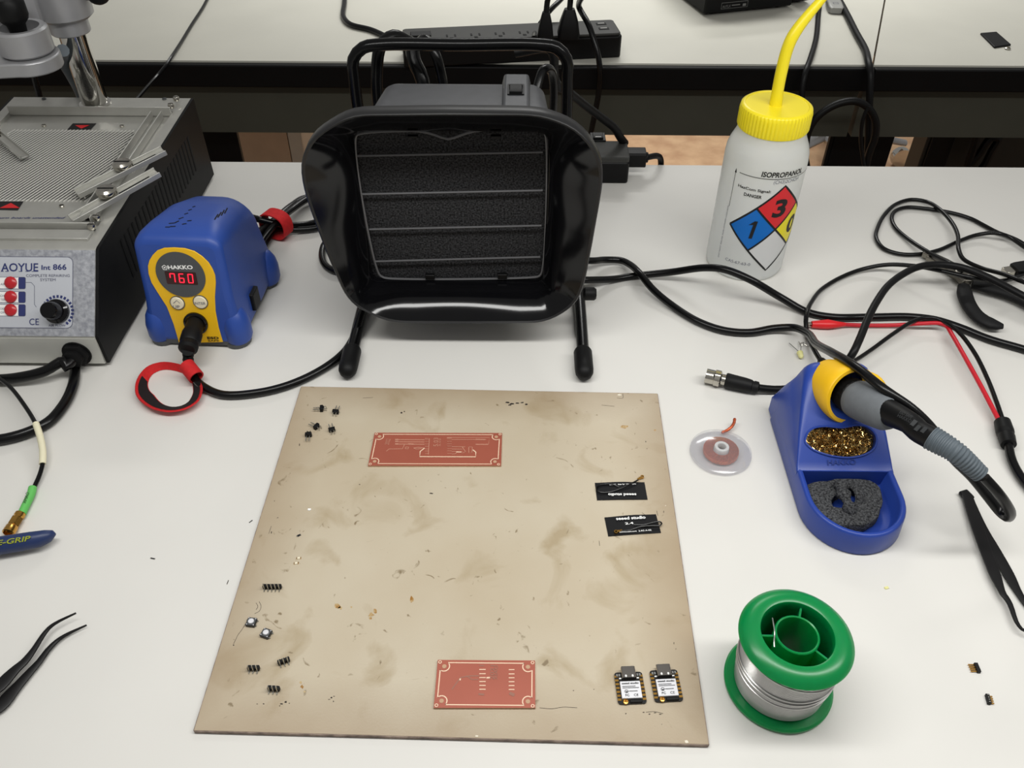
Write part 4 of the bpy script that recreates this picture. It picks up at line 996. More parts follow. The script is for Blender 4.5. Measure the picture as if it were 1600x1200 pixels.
for y, z, tl in ((.0748, .0185, 0), (.0775, .0212, .0002), (.081, .0238, .0006), (.098, .0368, .0028), (.116, .0502, .0058), (.130, .0605, .0085), (.138, .0655, .0105), (.1435, .0668, .0115), (.148, .0650, .0125), (.153, .0560, .0125), (.157, .040, .010), (.1595, .022, .004)):
    secs.append(wsec(y, z, tl, tl * .75, .0016 + min(.010, tl * .9)))
wedge = obj('sloped_body', MB().loft(secs), MT['blue2'], ho, ang=50)
# well for the brass wool, cut into the slope
fn = nrm(V(0, -.595, .80)); wc = PLN(1314, 690, V(0, .098, .0368), fn)
fu = V(1, 0, 0); fvv = np.cross(fn, fu)
wpx = [(1258, 690), (1262, 676), (1272, 668.5), (1290, 666), (1315, 668), (1340, 664), (1355, 667), (1365, 675), (1369.5, 686), (1366, 700), (1352, 710), (1330, 715), (1308, 714), (1286, 709), (1268, 701)]
wo = smooth_path([PLN(x, y, V(0, .098, .0368), fn) for x, y in wpx], .002, closed=True)
WM = frame(wc, fu, fvv); wl = [(float(np.dot(p - wc, fu)), float(np.dot(p - wc, fvv))) for p in wo]
cut(wedge, MB().prism(wl, -.020, .02, WM))
obj('well_rim', MB().tube([p + fn * .0002 for p in wo], .0009, 6, closed=True), MT['blue2'], ho)
wool = MB()
def inside(x, y):
    c = False; j = len(wl) - 1
    for i in range(len(wl)):
        if (wl[i][1] > y) != (wl[j][1] > y) and x < (wl[j][0] - wl[i][0]) * (y - wl[i][1]) / (wl[j][1] - wl[i][1]) + wl[i][0]: c = not c
        j = i
    return c
xs_ = [p[0] for p in wl]; ys_ = [p[1] for p in wl]; cnt = 0
while cnt < 620:
    x = rnd.uniform(min(xs_), max(xs_)); y = rnd.uniform(min(ys_), max(ys_))
    if not inside(x * 1.06, y * 1.08): continue
    cnt += 1; a = rnd.uniform(0, 2 * PI); r_ = rnd.uniform(.0012, .0028); z0 = rnd.uniform(-.0065, -.0016); tl_ = rnd.uniform(-.6, .6); pts = []
    for k in range(6):
        t = a + k * .75; pts.append(WM[:3, :3] @ V(x * .93 + r_ * math.cos(t), y * .93 + r_ * math.sin(t), z0 + tl_ * r_ * math.cos(t) + k * .0002) + wc)
    wool.ribbon(pts, .0005, nrm(WM[:3, :3] @ V(rnd.uniform(-1, 1), rnd.uniform(-1, 1), rnd.uniform(-1, 1))))
w_ = obj('brass_wool', wool, MT['brass'], ho, False); w_['kind'] = 'stuff'
obj('wool_pad', MB().prism([(x * .99, y * .99) for x, y in wl], -.014, -.0055, WM), MT['brass'], ho)
obj('raised_lettering', MB().text('HAKKO', PLN(1293, 727, V(0, .081, .0238), fn), PLN(1337, 726, V(0, .081, .0238), fn), fn, .0042, .02, lift=.0008), mat('shaded_blue', (30, 52, 124), rough=.4), ho, False)
# yellow socket around the collar
Y0 = I0 - ax * .004
MYs = axisframe(Y0, ax)
ro, ri = .0226, .0192
cup = MB().lathe([(.0105, -.030), (.0185, -.028), (.0214, -.018), (ro, -.002), (ro, .004), (ro - .0008, .0052), (ri, .0052), (ri, -.010), (.0125, -.024), (.0105, -.026), (.0105, -.030)], 48, MYs)
so = obj('socket', cup, MT['yellow'], ho)
sup = nrm(V(0, 0, 1) - ax * ax[2]); ss = np.cross(ax, sup)
cm = np.eye(4); cm[:3, 0] = ss; cm[:3, 1] = sup; cm[:3, 2] = ax; cm[:3, 3] = Y0 
cut(so, MB().box((.003, .020, .004), (.008, .010, .014), cm))
obj('socket_neck', MB().tube([Y0 - ax * .034 + V(0, 0, -.004), Y0 - ax * .020], [.013, .0165], 20), MT['blue2'], ho)
obj('socket_tab', MB().tube(smooth_path([G(1346, 590, .0665), G(1360, 590, .068), G(1371, 597, .067), G(1377, 606, .064)], .002), [.0034, .0042] + [.0046] * 60, 14) if 0 else MB().tube(smooth_path([G(1346, 591, .0665), G(1360, 590, .068), G(1371, 597, .067), G(1377, 607, .064)], .002), .0042, 14), MT['yellow'], ho)
for k in range(3):
    d = ss * (-1 if k else -.9) + sup * (.9 - .9 * k); p = Y0 + nrm(d) * (ri - .001) + ax * .0035
    obj('socket_clip', MB().box((0, 0, 0), (.004, .004, .005), axisframe(p, ax)), MT['rubber'], ho, bevel=.0006)
# sponge: cut-out pad with an upright tongue
spo = thing('cleaning_sponge', 'dark grey damp sponge with a curled centre tongue in the blue tray', 'sponge', G(1315, 790, .006))
sz0, sz1 = .0055, .0135
spx = [(1255, 761), (1270, 753), (1290, 751), (1310, 747), (1340, 748), (1361, 750), (1374, 760), (1379, 776), (1377, 795), (1368, 812), (1350, 821), (1330, 822), (1312, 820), (1293, 810), (1276, 796), (1264, 779)]
so_ = smooth_path([G(x, y, sz1) for x, y in spx], .0035, closed=True); so_ = [(p[0] + rnd.uniform(-.0004, .0004), p[1] + rnd.uniform(-.0004, .0004)) for p in so_]
cxs = sum(p[0] for p in so_) / len(so_); cys = sum(p[1] for p in so_) / len(so_)
sh_ = lambda k, z: [(cxs + (x - cxs) * k, cys + (y - cys) * k, z + rnd.uniform(-.0003, .0003)) for x, y in so_]
pad = obj('pad', MB().loft([sh_(.96, sz0), sh_(1, sz0 + .001), sh_(1, sz1 - .001), sh_(.97, sz1), sh_(.7, sz1 + .0004)]), MT['sponge'], spo, ang=60)
hpx = [(1299, 782), (1312, 770), (1330, 762), (1345, 766), (1350, 780), (1340, 790), (1328, 800), (1315, 794), (1302, 792)]
cut(pad, MB().prism([tuple(p[:2]) for p in smooth_path([G(x, y, sz1) for x, y in hpx], .003, closed=True)], -.002, .03))
tg_ = smooth_path([G(1313, 757, sz1 + .001), G(1316, 768, sz1 + .004), G(1322, 780, sz1 + .004), G(1328, 795, sz1 + .001), G(1330, 806, sz1 - .003)], .002)
obj('tongue', MB().tube(tg_, [.0045 + .0012 * math.sin(i * 1.3) + rnd.uniform(-.0004, .0004) for i in range(len(tg_))], 12, flat=.8), MT['sponge'], spo)
obj('tongue', MB().tube(smooth_path([G(1333, 760, sz1), G(1342, 770, sz1 + .003), G(1343, 784, sz1 - .001), G(1338, 792, sz1 - .004)], .002), .0034, 10, flat=.8), MT['sponge'], spo)

# ------------------------------------------------------------------ wash bottle
BC = V(.2775, .385, 0); BR = .0385
wb = thing('wash_bottle', 'milky plastic wash bottle with yellow cap, bent spout and hazard diamond', 'bottle', BC)
MBt = axisframe(BC, (0, 0, 1), (0, -1, 0)); MBt = np.eye(4); MBt[:3, 3] = BC
po = [(.0, .003), (.030, .0025), (.034, .0), (.0368, .0008), (.0382, .003), (BR, .007), (BR, .119), (.0378, .127), (.0358, .1335), (.0335, .1385), (.0318, .1425), (.0312, .146), (.0306, .152)]
obj('bottle_body', MB().lathe(po, 64, MBt), MT['hdpe'], wb, ang=60)
obj('cap', MB().lathe([(.0300, .1485), (.0318, .1482), (.0326, .1500), (.0326, .1640), (.0318, .1676), (.0300, .1690), (.0285, .1692), (.0278, .1684), (0, .1684)], 168, MBt, rib=lambda i, r, z: -.0011 if (i % 3 == 0 and r > .0322) else 0), MT['capyellow'], wb)
SPp = [AY(1213.5, 156, .385), AY(1216, 137, .385), AY(1221, 112, .385), AY(1229, 80, .386), AY(1236, 62, .387), AY(1247, 44, .389), AY(1265, 21, .392), AY(1284, -1, .396), AY(1300, -20, .40)]
SPp[0][2] = .1675
sp_ = smooth_path(SPp, .003); ns = len(sp_)
obj('spout', MB().tube(sp_, [.0052 + .0006 * max(0, 1 - i / 4) - .0022 * max(0, (i - .55 * ns) / (.45 * ns)) for i in range(ns)], 16), MT['capyellow'], wb)
def CYL(px, py):
    d = ray(px, py); o = CAM - BC; a = d[0]**2 + d[1]**2; b_ = 2 * (o[0] * d[0] + o[1] * d[1]); c = o[0]**2 + o[1]**2 - BR**2
    D = b_ * b_ - 4 * a * c
    t = (-b_ - math.sqrt(max(D, 0))) / (2 * a); p = CAM + d * t
    return math.atan2(p[0] - BC[0], -(p[1] - BC[1])), p[2]
def cy(th, z, lift=.00025): return BC + V((BR + lift) * math.sin(th), -(BR + lift) * math.cos(th), z)
def cyl_grid(u, v, n=10, lift=.00025, q=None):     # quad patch in (theta,z)
    mb = MB(); 
    for i in range(n + 1):
        for j in range(n + 1):
            s_, t_ = i / n, j / n
            a = (q[0] * (1 - s_) + q[1] * s_) * (1 - t_) + (q[3] * (1 - s_) + q[2] * s_) * t_
            mb.v.append(tuple(cy(a[0], a[1], lift)))
    for i in range(n):
        for j in range(n): k = i * (n + 1) + j; mb.f.append((k, k + n + 1, k + n + 2, k + 1))
    return mb
def cyl_line(pts, w, lift=.0004, n=16):
    mb = MB(); P = []
    for (a, b_) in zip(pts[:-1], pts[1:]):
        for k in range(n): P.append(np.asarray(a) * (1 - k / n) + np.asarray(b_) * (k / n))
    P.append(np.asarray(pts[-1]))
    for i, p in enumerate(P):
        a = P[max(i - 1, 0)]; b_ = P[min(i + 1, len(P) - 1)]; d = V((b_[0] - a[0]) * BR, b_[1] - a[1]); d = nrm(d); nn = V(-d[1], d[0])
        for s_ in (-1, 1): mb.v.append(tuple(cy(p[0] + s_ * nn[0] * w / 2 / BR, p[1] + s_ * nn[1] * w / 2, lift)))
        if i: k = 2 * i; mb.f.append((k - 2, k, k + 1, k - 1))
    return mb
def cyl_text(st, th, z, w, h, m, bold=0.0, ang=0.0, shear=0.0, lift=.0004):
    c, s_ = math.cos(ang), math.sin(ang)
    def mp_(x, y): X, Yy = x * w, y * h; return cy(th + (X * c - Yy * s_) / BR, z + X * s_ + Yy * c, lift)
    mp_.scale = max(w, h * .8)
    return obj('printed_text', MB().text(st, (0, 0, 0), (1, 0, 0), (0, 0, 1), h, bold, shear, mapf=mp_), m, wb, False)
kl, kt, kb, kc_ = CYL(1140.5, 351), CYL(1228.5, 290), CYL(1197, 421.5), CYL(1210.5, 360)
dL, dC = np.array(kl), np.array(kc_); hz = (kt[1] - kb[1]) / 2
cen = np.array((kc_[0], (kt[1] + kb[1]) / 2)); wx = (cen[0] - kl[0])
Lp, Rp, Tp, Bp = cen + (-wx, 0), cen + (wx, 0), cen + (0, hz), cen + (0, -hz)
mid = lambda a, b_: (a + b_) / 2
for nm, q, m in (('health_field', [Lp, mid(Lp, Bp), cen, mid(Lp, Tp)], mat('label_blue', (0, 104, 190), rough=.4)), ('fire_field', [mid(Lp, Tp), cen, mid(Tp, Rp), Tp], mat('label_red', (214, 40, 46), rough=.4)), ('reactivity_field', [cen, mid(Bp, Rp), Rp, mid(Tp, Rp)], mat('label_yellow', (238, 224, 30), rough=.4)), ('special_field', [mid(Lp, Bp), Bp, mid(Bp, Rp), cen], mat('label_pale', (212, 213, 213), rough=.5))):
    obj(nm, cyl_grid(0, 0, 10, .00025, q), m, wb)
for pts in ([Lp, Tp, Rp, Bp, Lp], [mid(Lp, Tp), mid(Bp, Rp)], [mid(Lp, Bp), mid(Tp, Rp)]):
    obj('diamond_line', cyl_line(pts, .0019), MT['ink'], wb)
c_ = mid(Lp, cen); q1 = lambda *p: [np.array((c_[0] + (x + .12 * y) / BR, c_[1] + y)) for x, y in p]
obj('printed_digit', cyl_grid(0, 0, 6, .0005, q1((-.0006, -.0096), (.0026, -.0096), (.0026, .0096), (-.0006, .0096))), MT['ink'], wb)
obj('printed_digit', cyl_grid(0, 0, 6, .00055, q1((-.0046, .0048), (.0002, .0058), (.0026, .0096), (-.0002, .0096))), MT['ink'], wb)
c_ = mid(Tp, cen); cyl_text('3', c_[0] - .0072 / BR, c_[1] - .0098, .0142, .0192, MT['ink'], .035, shear=.06)
c_ = mid(Rp, cen); cyl_text('0', c_[0] - .0072 / BR, c_[1] - .0098, .0142, .0192, MT['ink'], .035, shear=.06)
a = CYL(1189, 276); cyl_text('ISOPROPANOL', a[0], a[1], .0415, .0054, MT['ink'], .03, shear=.12)
a = CYL(1156, 270); b_ = CYL(1200, 279); obj('rule_line', cyl_line([(a[0], (a[1] + b_[1]) / 2), (a[0] + 2.1, (a[1] + b_[1]) / 2)], .0006, n=40), MT['ink'], wb)
a = CYL(1208, 289); cyl_text('(CH3)2CHOH', a[0], a[1], .0265, .0046, MT['greyink'], .0, shear=.1)
a = CYL(1153, 293); b_ = CYL(1204, 302); cyl_text('HazCom Signal:', a[0], (a[1] + b_[1]) / 2, (b_[0] - a[0]) * BR, .0036, MT['ink'], .025)
a = CYL(1162, 306); b_ = CYL(1190, 310); cyl_text('DANGER', a[0], (a[1] + b_[1]) / 2, (b_[0] - a[0]) * BR, .0034, MT['ink'], .03)
a = CYL(1133, 408); b_ = CYL(1172, 413); cyl_text('CAS-67-63-0', a[0], (a[1] + b_[1]) / 2, (b_[0] - a[0]) * BR, .0032, MT['greyink'], .0)
a = CYL(1151, 262); b_ = CYL(1140, 322); th_ = (a[0] + b_[0]) / 2
obj('arrow_line', cyl_line([(th_, b_[1]), (th_, a[1] - .003)], .0005), MT['ink'], wb)
obj('arrow_head', MB().add([cy(th_ - .0011 / BR, a[1] - .0045, .0004), cy(th_ + .0011 / BR, a[1] - .0045, .0004), cy(th_, a[1], .0004)], [(0, 1, 2)]), MT['ink'], wb, False)
c_ = CYL(1124, 402); cyl_text('DO NOT REUSE FOR OTHER LIQUIDS', c_[0], c_[1], b_[1] - c_[1], .0018, MT['greyink'], 0, PI / 2)
a = CYL(1120, 285); obj('mould_mark', cyl_line([(a[0] - .0012 / BR, a[1] + .004), (a[0] + .0012 / BR, a[1] + .004), (a[0] + .0012 / BR, a[1] - .014), (a[0] - .0012 / BR, a[1] - .014), (a[0] - .0012 / BR, a[1] + .004)], .0004), MT['dbllabel'], wb)

# ------------------------------------------------------------------ stained square board
BT = .003
bc = [G(x, y, BT)[:2] for x, y in ((303, 1141), (1107, 1163), (1027, 615), (471, 604))]
bcen = sum(bc) / 4; bu = nrm(np.append(bc[1] - bc[0], 0)); bang = math.atan2(bu[1], bu[0])
bd = thing('work_board', 'beige stained square work board with brown edge lying on the bench', 'board', (bcen[0], bcen[1], 0))
half = .1525; BMx = rotz(bang, (bcen[0], bcen[1], 0))
# the slab object carries its own rotation so that its material follows its edges
me_o = MB().prism([(-half, -half), (half, -half), (half, half), (-half, half)], 0, BT)
slab = obj('slab', MB().add([(v[0] + bcen[0], v[1] + bcen[1], v[2]) for v in me_o.v], me_o.f), MT['board'], bd, False)
slab.rotation_euler = (0, 0, bang)
for k in range(4):
    a = bang + k * PI / 2; M = rotz(a, (bcen[0], bcen[1], 0))
    obj('edge_strip', MB().box((0, -half - .0002, BT / 2), (2 * half, .0006, BT - .0006), M), MT['boardedge'], bd, False)
for px, py, w_ in ((745, 1150, 5), (1073, 1159, 7), (968, 617, 9), (1040, 790, 2.5)):
    p = G(px, py, BT + .0002); r_ = w_ / 2 * .00038
    obj('edge_chip', MB().prism([(p[0] + r_ * rnd.uniform(.7, 1.3) * math.cos(t), p[1] + .6 * r_ * rnd.uniform(.7, 1.3) * math.sin(t)) for t in np.linspace(0, 2 * PI, 9)[:-1]], BT - .0002, BT + .0002), MT['chip'], bd, False)
def blot(px, py, w, h, z, m, n=9, mbx=None):
    mbx = mbx if mbx is not None else MB()
    o = []
    for k in range(n):
        t = 2 * PI * k / n; q = rnd.uniform(.55, 1.25); p = G(px + w / 2 * q * math.cos(t), py + h / 2 * q * math.sin(t), z); o.append((p[0], p[1]))
    mbx.prism(o, z - .0001, z + .00006); return mbx
sc_mb = MB()
def scratch(pts, w=.0004):
    P = smooth_path([G(x, y, BT) for x, y in pts], .0008); sc_mb.line(P, w * .62, (0, 0, 1), .0001)
for x, y in ((792, 629), (800, 631), (808, 630), (816, 629), (822, 632), (797, 633)): blot(x, y, rnd.uniform(4, 9), 2.5, BT, None, 7, sc_mb)
for x, y, w, h in ((627, 645, 6, 4), (632, 643, 4, 3), (440, 1100, 8, 4), (446, 1097, 6, 6), (437, 1103, 4, 3), (452, 1099, 4, 2), (402, 1100, 4, 2.5), (412, 1100, 5, 3), (518, 1090, 6, 5), (514, 1093, 8, 2), (521, 1096, 3, 4), (522, 1088, 5, 2), (365, 1008, 4, 4), (978, 1115, 5, 3), (1006, 1113, 7, 3), (1015, 1116, 5, 3), (1023, 1114, 8, 2.5), (1032, 1116, 7, 3), (1034, 1132, 2, 2), (429, 783, 2, 2.5), (434, 809, 5, 2), (1053, 1005, 2.5, 6), (1056, 1014, 2, 5), (928, 1077, 3, 2), (562, 757, 4, 3), (674, 771, 9, 4), (650, 760, 2, 2), (424, 832, 2.5, 7), (1009, 690, 2, 4), (1011, 701, 2, 3), (896, 1079, 4, 2), (1037, 800, 1.5, 8), (468, 695, 2, 8)):
    blot(x, y, w * .62, h * .62, BT, None, 7, sc_mb)
for pts in ([(365, 1006), (369, 998), (372, 992), (378, 984), (384, 974)], [(843, 1106), (862, 1107.5), (880, 1105), (902, 1106)], [(940, 633), (950, 634), (960, 635)], [(964, 622), (973, 622), (973, 615)], [(405, 940), (408, 948), (405, 955), (398, 959)], [(400, 942), (403, 948), (400, 953)], [(424, 822), (420, 834)], [(567, 622), (583, 621)], [(936, 845), (937, 853)], [(1003, 801), (1007, 804)], [(1026, 798), (1028, 806)], [(1009, 1113), (1022, 1112), (1036, 1115)]):
    scratch(pts)
s_ = obj('burn_marks', sc_mb, MT['scuff'], bd, False); s_['kind'] = 'stuff'
rs_mb = MB()
for x, y, w, h in ((527, 947, 12, 7), (532, 950, 8, 5), (549, 949, 3, 3), (580, 961, 9, 8), (586, 955, 6, 7), (579, 966, 5, 4), (472, 1073, 5, 6), (470, 1066, 4, 5), (476, 1081, 4, 3), (644, 936, 6, 11), (1024, 672, 4, 3), (976, 667, 14, 6)): blot(x, y, w, h, BT, None, 9, rs_mb)
r_ = obj('flux_stains', rs_mb, MT['resin'], bd, False); r_['kind'] = 'stuff'

# ------------------------------------------------------------------ copper boards
def circuit(name, label, px4, holes_r=.0014):
    z = BT + .0016
    c4 = [G(x, y, z) for x, y in px4]      # tl, tr, br, bl
    t = thing(name, label, 'circuit board', sum(c4) / 4 * V(1, 1, 0) + V(0, 0, BT))
    obj('substrate', MB().prism([tuple(p[:2]) for p in c4], BT, z - .0001), MT['pcb_edge'], t, False)
    obj('copper_face', MB().prism([tuple(p[:2]) for p in c4], z - .0001, z), MT['pcb_cu'], t, False)
    u = nrm(c4[1] - c4[0]); v = nrm(c4[0] - c4[3])
    return t, z, c4, u, v
def pcb_outline(t, z, c4, u, v, w, ins=.0016, r=.0034):
    W = np.linalg.norm(c4[1] - c4[0]); Hh = np.linalg.norm(c4[0] - c4[3]); O = c4[3]
    P = lambda x, y: O + u * x + v * y
    o = []
    for (cx, cy_, a0) in ((ins, ins, 90), (W - ins, ins, 180), (W - ins, Hh - ins, 270), (ins, Hh - ins, 0)):
        qx, qy = (cx + (.0028 if cx < W / 2 else -.0028)), (cy_ + (.0028 if cy_ < Hh / 2 else -.0028))
        arc = [P(qx + r * math.cos(math.radians(a0 + 40 + k)), qy + r * math.sin(math.radians(a0 + 40 + k))) for k in (0, 0)]
        # detour around the corner hole
        s_ = [math.radians(b_) for b_ in range(0, 271, 18)]
        st = {90: 137, 180: 227, 270: 317, 0: 47}[a0]
        pts = [P(qx + r * math.cos(math.radians(st) - k * 0.0 - q), qy + r * math.sin(math.radians(st) - q)) for k, q in ((0, q) for q in s_[:11])]
        o += pts
    obj('board_outline', MB().line(o, w, (0, 0, 1), .0001, closed=True), MT['trace'], t, False)
    for cx, cy_ in ((.0045, .0045), (W - .0045, .0045), (W - .0045, Hh - .0045), (.0045, Hh - .0045)):
        obj('corner_hole', MB().lathe([(0, .00012), (.0014, .00012), (.0014, .00008)], 16, axisframe(P(cx, cy_), (0, 0, 1))), MT['pcb_edge'], t, False)
    for cx, cy_ in ((.0016, .0016), (W - .0016, .0016), (W - .0016, Hh - .0016), (.0016, Hh - .0016)):
        obj('corner_pad', MB().line([P(cx + .0009 * math.cos(k), cy_ + .0009 * math.sin(k)) for k in np.linspace(0, 2 * PI, 13)[:-1]], .0005, (0, 0, 1), .00018, closed=True), MT['trace'], t, False)
t, z, c4, u, v = circuit('circuit_board', 'larger dark copper circuit board with light traces near the extractor', ((585.5, 676), (784.5, 676.5), (783, 727.5), (575, 727.5)))
pcb_outline(t, z, c4, u, v, .0007)
mb = MB(); tl = lambda *p, w=.0006: mb.line([G(570 + x / 6.957, 660 + y / 6.957, z) for x, y in p], w, (0, 0, 1), .0001 + .000006 * (len(mb.f) % 23))
for y in (188, 212, 237): tl((365, y), (650, y + 2), w=.0008)
tl((235, 315), (262, 290), (410, 287), (432, 240), (460, 237)); tl((530, 280), (580, 272), (640, 280)); tl((530, 280), (555, 290), (580, 290), (640, 276))
for y in (188, 208, 236): tl((330, y), (365, y), w=.0014)
for y in (185, 210, 237, 262, 288, 312, 340): tl((655, y), (700, y), w=.0004); tl((895, y - 2), (945, y - 2), w=.0004)
tl((655, 175), (702, 175), (690, 350)); tl((890, 170), (945, 170)); tl((895, 165), (1355, 165), (1345, 240), (1205, 240)); tl((945, 187), (1320, 187))
tl((945, 265), (1090, 267)); tl((945, 292), (1060, 293)); tl((945, 318), (1060, 320)); tl((945, 345), (985, 343), (1005, 322)); tl((1060, 270), (1095, 320), (1060, 335)); tl((1130, 268), (1170, 270), (1165, 330), (1130, 330), (1130, 268))
tl((1205, 185), (1310, 187), w=.0012); tl((1205, 240), (1340, 240), w=.001); tl((445, 268), (480, 270), (472, 288), (440, 287), (445, 268)); tl((470, 235), (530, 238), w=.0014)
obj('traces', mb, MT['trace2'], t, False)
mb = MB(); tl((650, 280), (602, 318), (597, 374), (1205, 376), (1207, 325), (1175, 300), w=.0009); tl((995, 323), (1050, 325), w=.001)
mb.v = [(x, y, q + .00012) for x, y, q in mb.v]; obj('bright_trace', mb, MT['trace'], t, False)
mb = MB(); U_ = nrm(G(800, 690, z) - G(600, 690, z))
for st, xy0, xy1, h in (('5.03', (795, 262), (798, 168), .0036), ('5.02', (824, 258), (827, 176), .0016), ('2022', (262, 245), (280, 182), .0034)):
    mb.text(st, G(570 + xy0[0] / 6.957, 660 + xy0[1] / 6.957, z), G(570 + xy1[0] / 6.957, 660 + xy1[1] / 6.957, z), (0, 0, 1), h, .0)
obj('etched_text', mb, MT['trace2'], t, False)
t, z, c4, u, v = circuit('circuit_board', 'smaller bright copper circuit board with faint etching near the board front edge', ((684, 1031), (836, 1032), (836.5, 1106), (677.5, 1106)))
pcb_outline(t, z, c4, u, v, .0007)
mb = MB(); tl = lambda *p, w=.0006: mb.line([G(670 + x / 8.889, 1020 + y / 8.889, z) for x, y in p], w, (0, 0, 1), .0001 + .000006 * (len(mb.f) % 23))
for y in (232, 291, 345, 400, 454, 508): tl((702, y), (790, y), w=.0006); tl((1110, y + 3), (1190, y + 3), w=.0006)
obj('pads', mb, MT['trace'], t, False)
mb = MB(); tl((700, 320), (560, 322), (440, 345), (370, 440), (320, 510), w=.0007); tl((690, 370), (600, 372), (520, 320)); tl((700, 180), (770, 180)); tl((690, 575), (770, 580), w=.0012); tl((1120, 560), (1190, 590), w=.002)
mb.text('2021', G(670 + 905 / 8.889, 1020 + 375 / 8.889, z), G(670 + 915 / 8.889, 1020 + 175 / 8.889, z), (0, 0, 1), .0026).text('XIAO', G(670 + 955 / 8.889, 1020 + 375 / 8.889, z), G(670 + 960 / 8.889, 1020 + 175 / 8.889, z), (0, 0, 1), .0022)
obj('traces', mb, mat('etch_line', (150, 104, 88), rough=.6), t, False)
mb = MB(); tl((800, 348), (850, 345), w=.001); tl((425, 370), (445, 372), w=.0012); obj('bright_trace', mb, MT['trace'], t, False)

# ------------------------------------------------------------------ two microcontroller modules (built once, copied)
def module(label, px, py, ang):
    t = thing('microcontroller_module', label, 'circuit board', (0, 0, 0), 'microcontroller modules on the board')
    W, Hh, z = .0176, .021, .0012
    o = rrect(-W / 2, W / 2, -Hh / 2, Hh / 2, .0019, 4)
    obj('module_board', MB().prism(o, .0002, z), MT['mcu'], t, False)
    for s_ in (-1, 1):
        for k in range(7):
            y = -Hh / 2 + .0029 + k * .00254
            obj('edge_pad', MB().box((s_ * (W / 2 - .0011), y, z), (.0022, .0014, .0003)), MT['gold'], t, False)
    us = obj('usb_port', MB().loft([[(x, y, z + zz_) for x, zz_ in rrect(-.0045, .0045, 0, .0032, .0012, 4)] for y in (.0052, .0128)]), MT['usb'], t, True)
    obj('usb_tongue', MB().box((0, .0126, z + .0016), (.0066, .0008, .0008)), MT['mcu'], us, False)
    for x in (-.0021, .0021): obj('solder_dot', MB().ball((x, .0062, z + .0033), (.0007, .0009, .0004), 10, 6), MT['white'], us)
    cn = obj('shield_can', MB().box((0, -.0022, z + .0010), (.0125, .0112, .0020)), MT['can'], t, bevel=.0003)
    zc_ = z + .00205; n = (0, 0, 1)
    mb = MB().text('seeed studio', V(-.0052, .0013, zc_), V(.0052, .0013, zc_), n, .0011, .03).text('FC', V(-.0040, -.0067, zc_), V(-.0016, -.0067, zc_), n, .0015, .01).text('CE', V(.0012, -.0067, zc_), V(.0039, -.0067, zc_), n, .0015, .0)
    for y, x1 in ((-.0002, .0030), (-.0012, .0050)): mb.line([V(-.0052, y, zc_), V(x1, y, zc_)], .00032, n)
    mb.line([V(-.003 + .0011 * math.cos(k), -.0034 + .0009 * math.sin(k), zc_) for k in np.linspace(0, 2 * PI, 11)[:-1]], .0003, n, closed=True).line([V(-.0035, -.0038, zc_), V(-.0024, -.0038, zc_)], .0007, n).line([V(-.0015, -.0034, zc_), V(.0038, -.0034, zc_)], .00035, n)
    obj('can_print', mb, MT['ink'], cn, False)
    obj('antenna_socket', MB().lathe([(.0016, z), (.0016, z + .0012), (.0010, z + .0013), (.0010, z + .0007), (.0004, z + .0007), (.0004, z + .0015), (0, z + .0015)], 16, axisframe((-.0042, -.0093, 0), (0, 0, 1))), MT['gold'], t)
    obj('slider_button', MB().box((.0022, -.0092, z + .0006), (.0075, .0020, .0012)), MT['stripside'], t, bevel=.0003)
    for x in (-.0072, -.0057, .0056, .0071):
        obj('small_part', MB().box((x, .0082, z + .0004), (.0010, .0016, .0008)), MT['dbllabel'], t, False)
    for x in (-.0055, .0055): obj('small_part', MB().box((x, .0060, z + .0004), (.0014, .0008, .0008)), MT['white'], t, False)
    return t
ma = math.atan2(*(G(1003, 1046, BT) - G(958, 1050, BT))[[1, 0]])
mod = module('black microcontroller module with white label, the one nearer the smaller copper board', 0, 0, 0)
p = G(984.5, 1076, BT); mod.location = tuple(p); mod.rotation_euler = (0, 0, bang + math.radians(4.0))
p = G(1040.5, 1072.5, BT); dup(mod, p, bang + math.radians(4.5), 'black microcontroller module with white label, the one nearer the green spool')

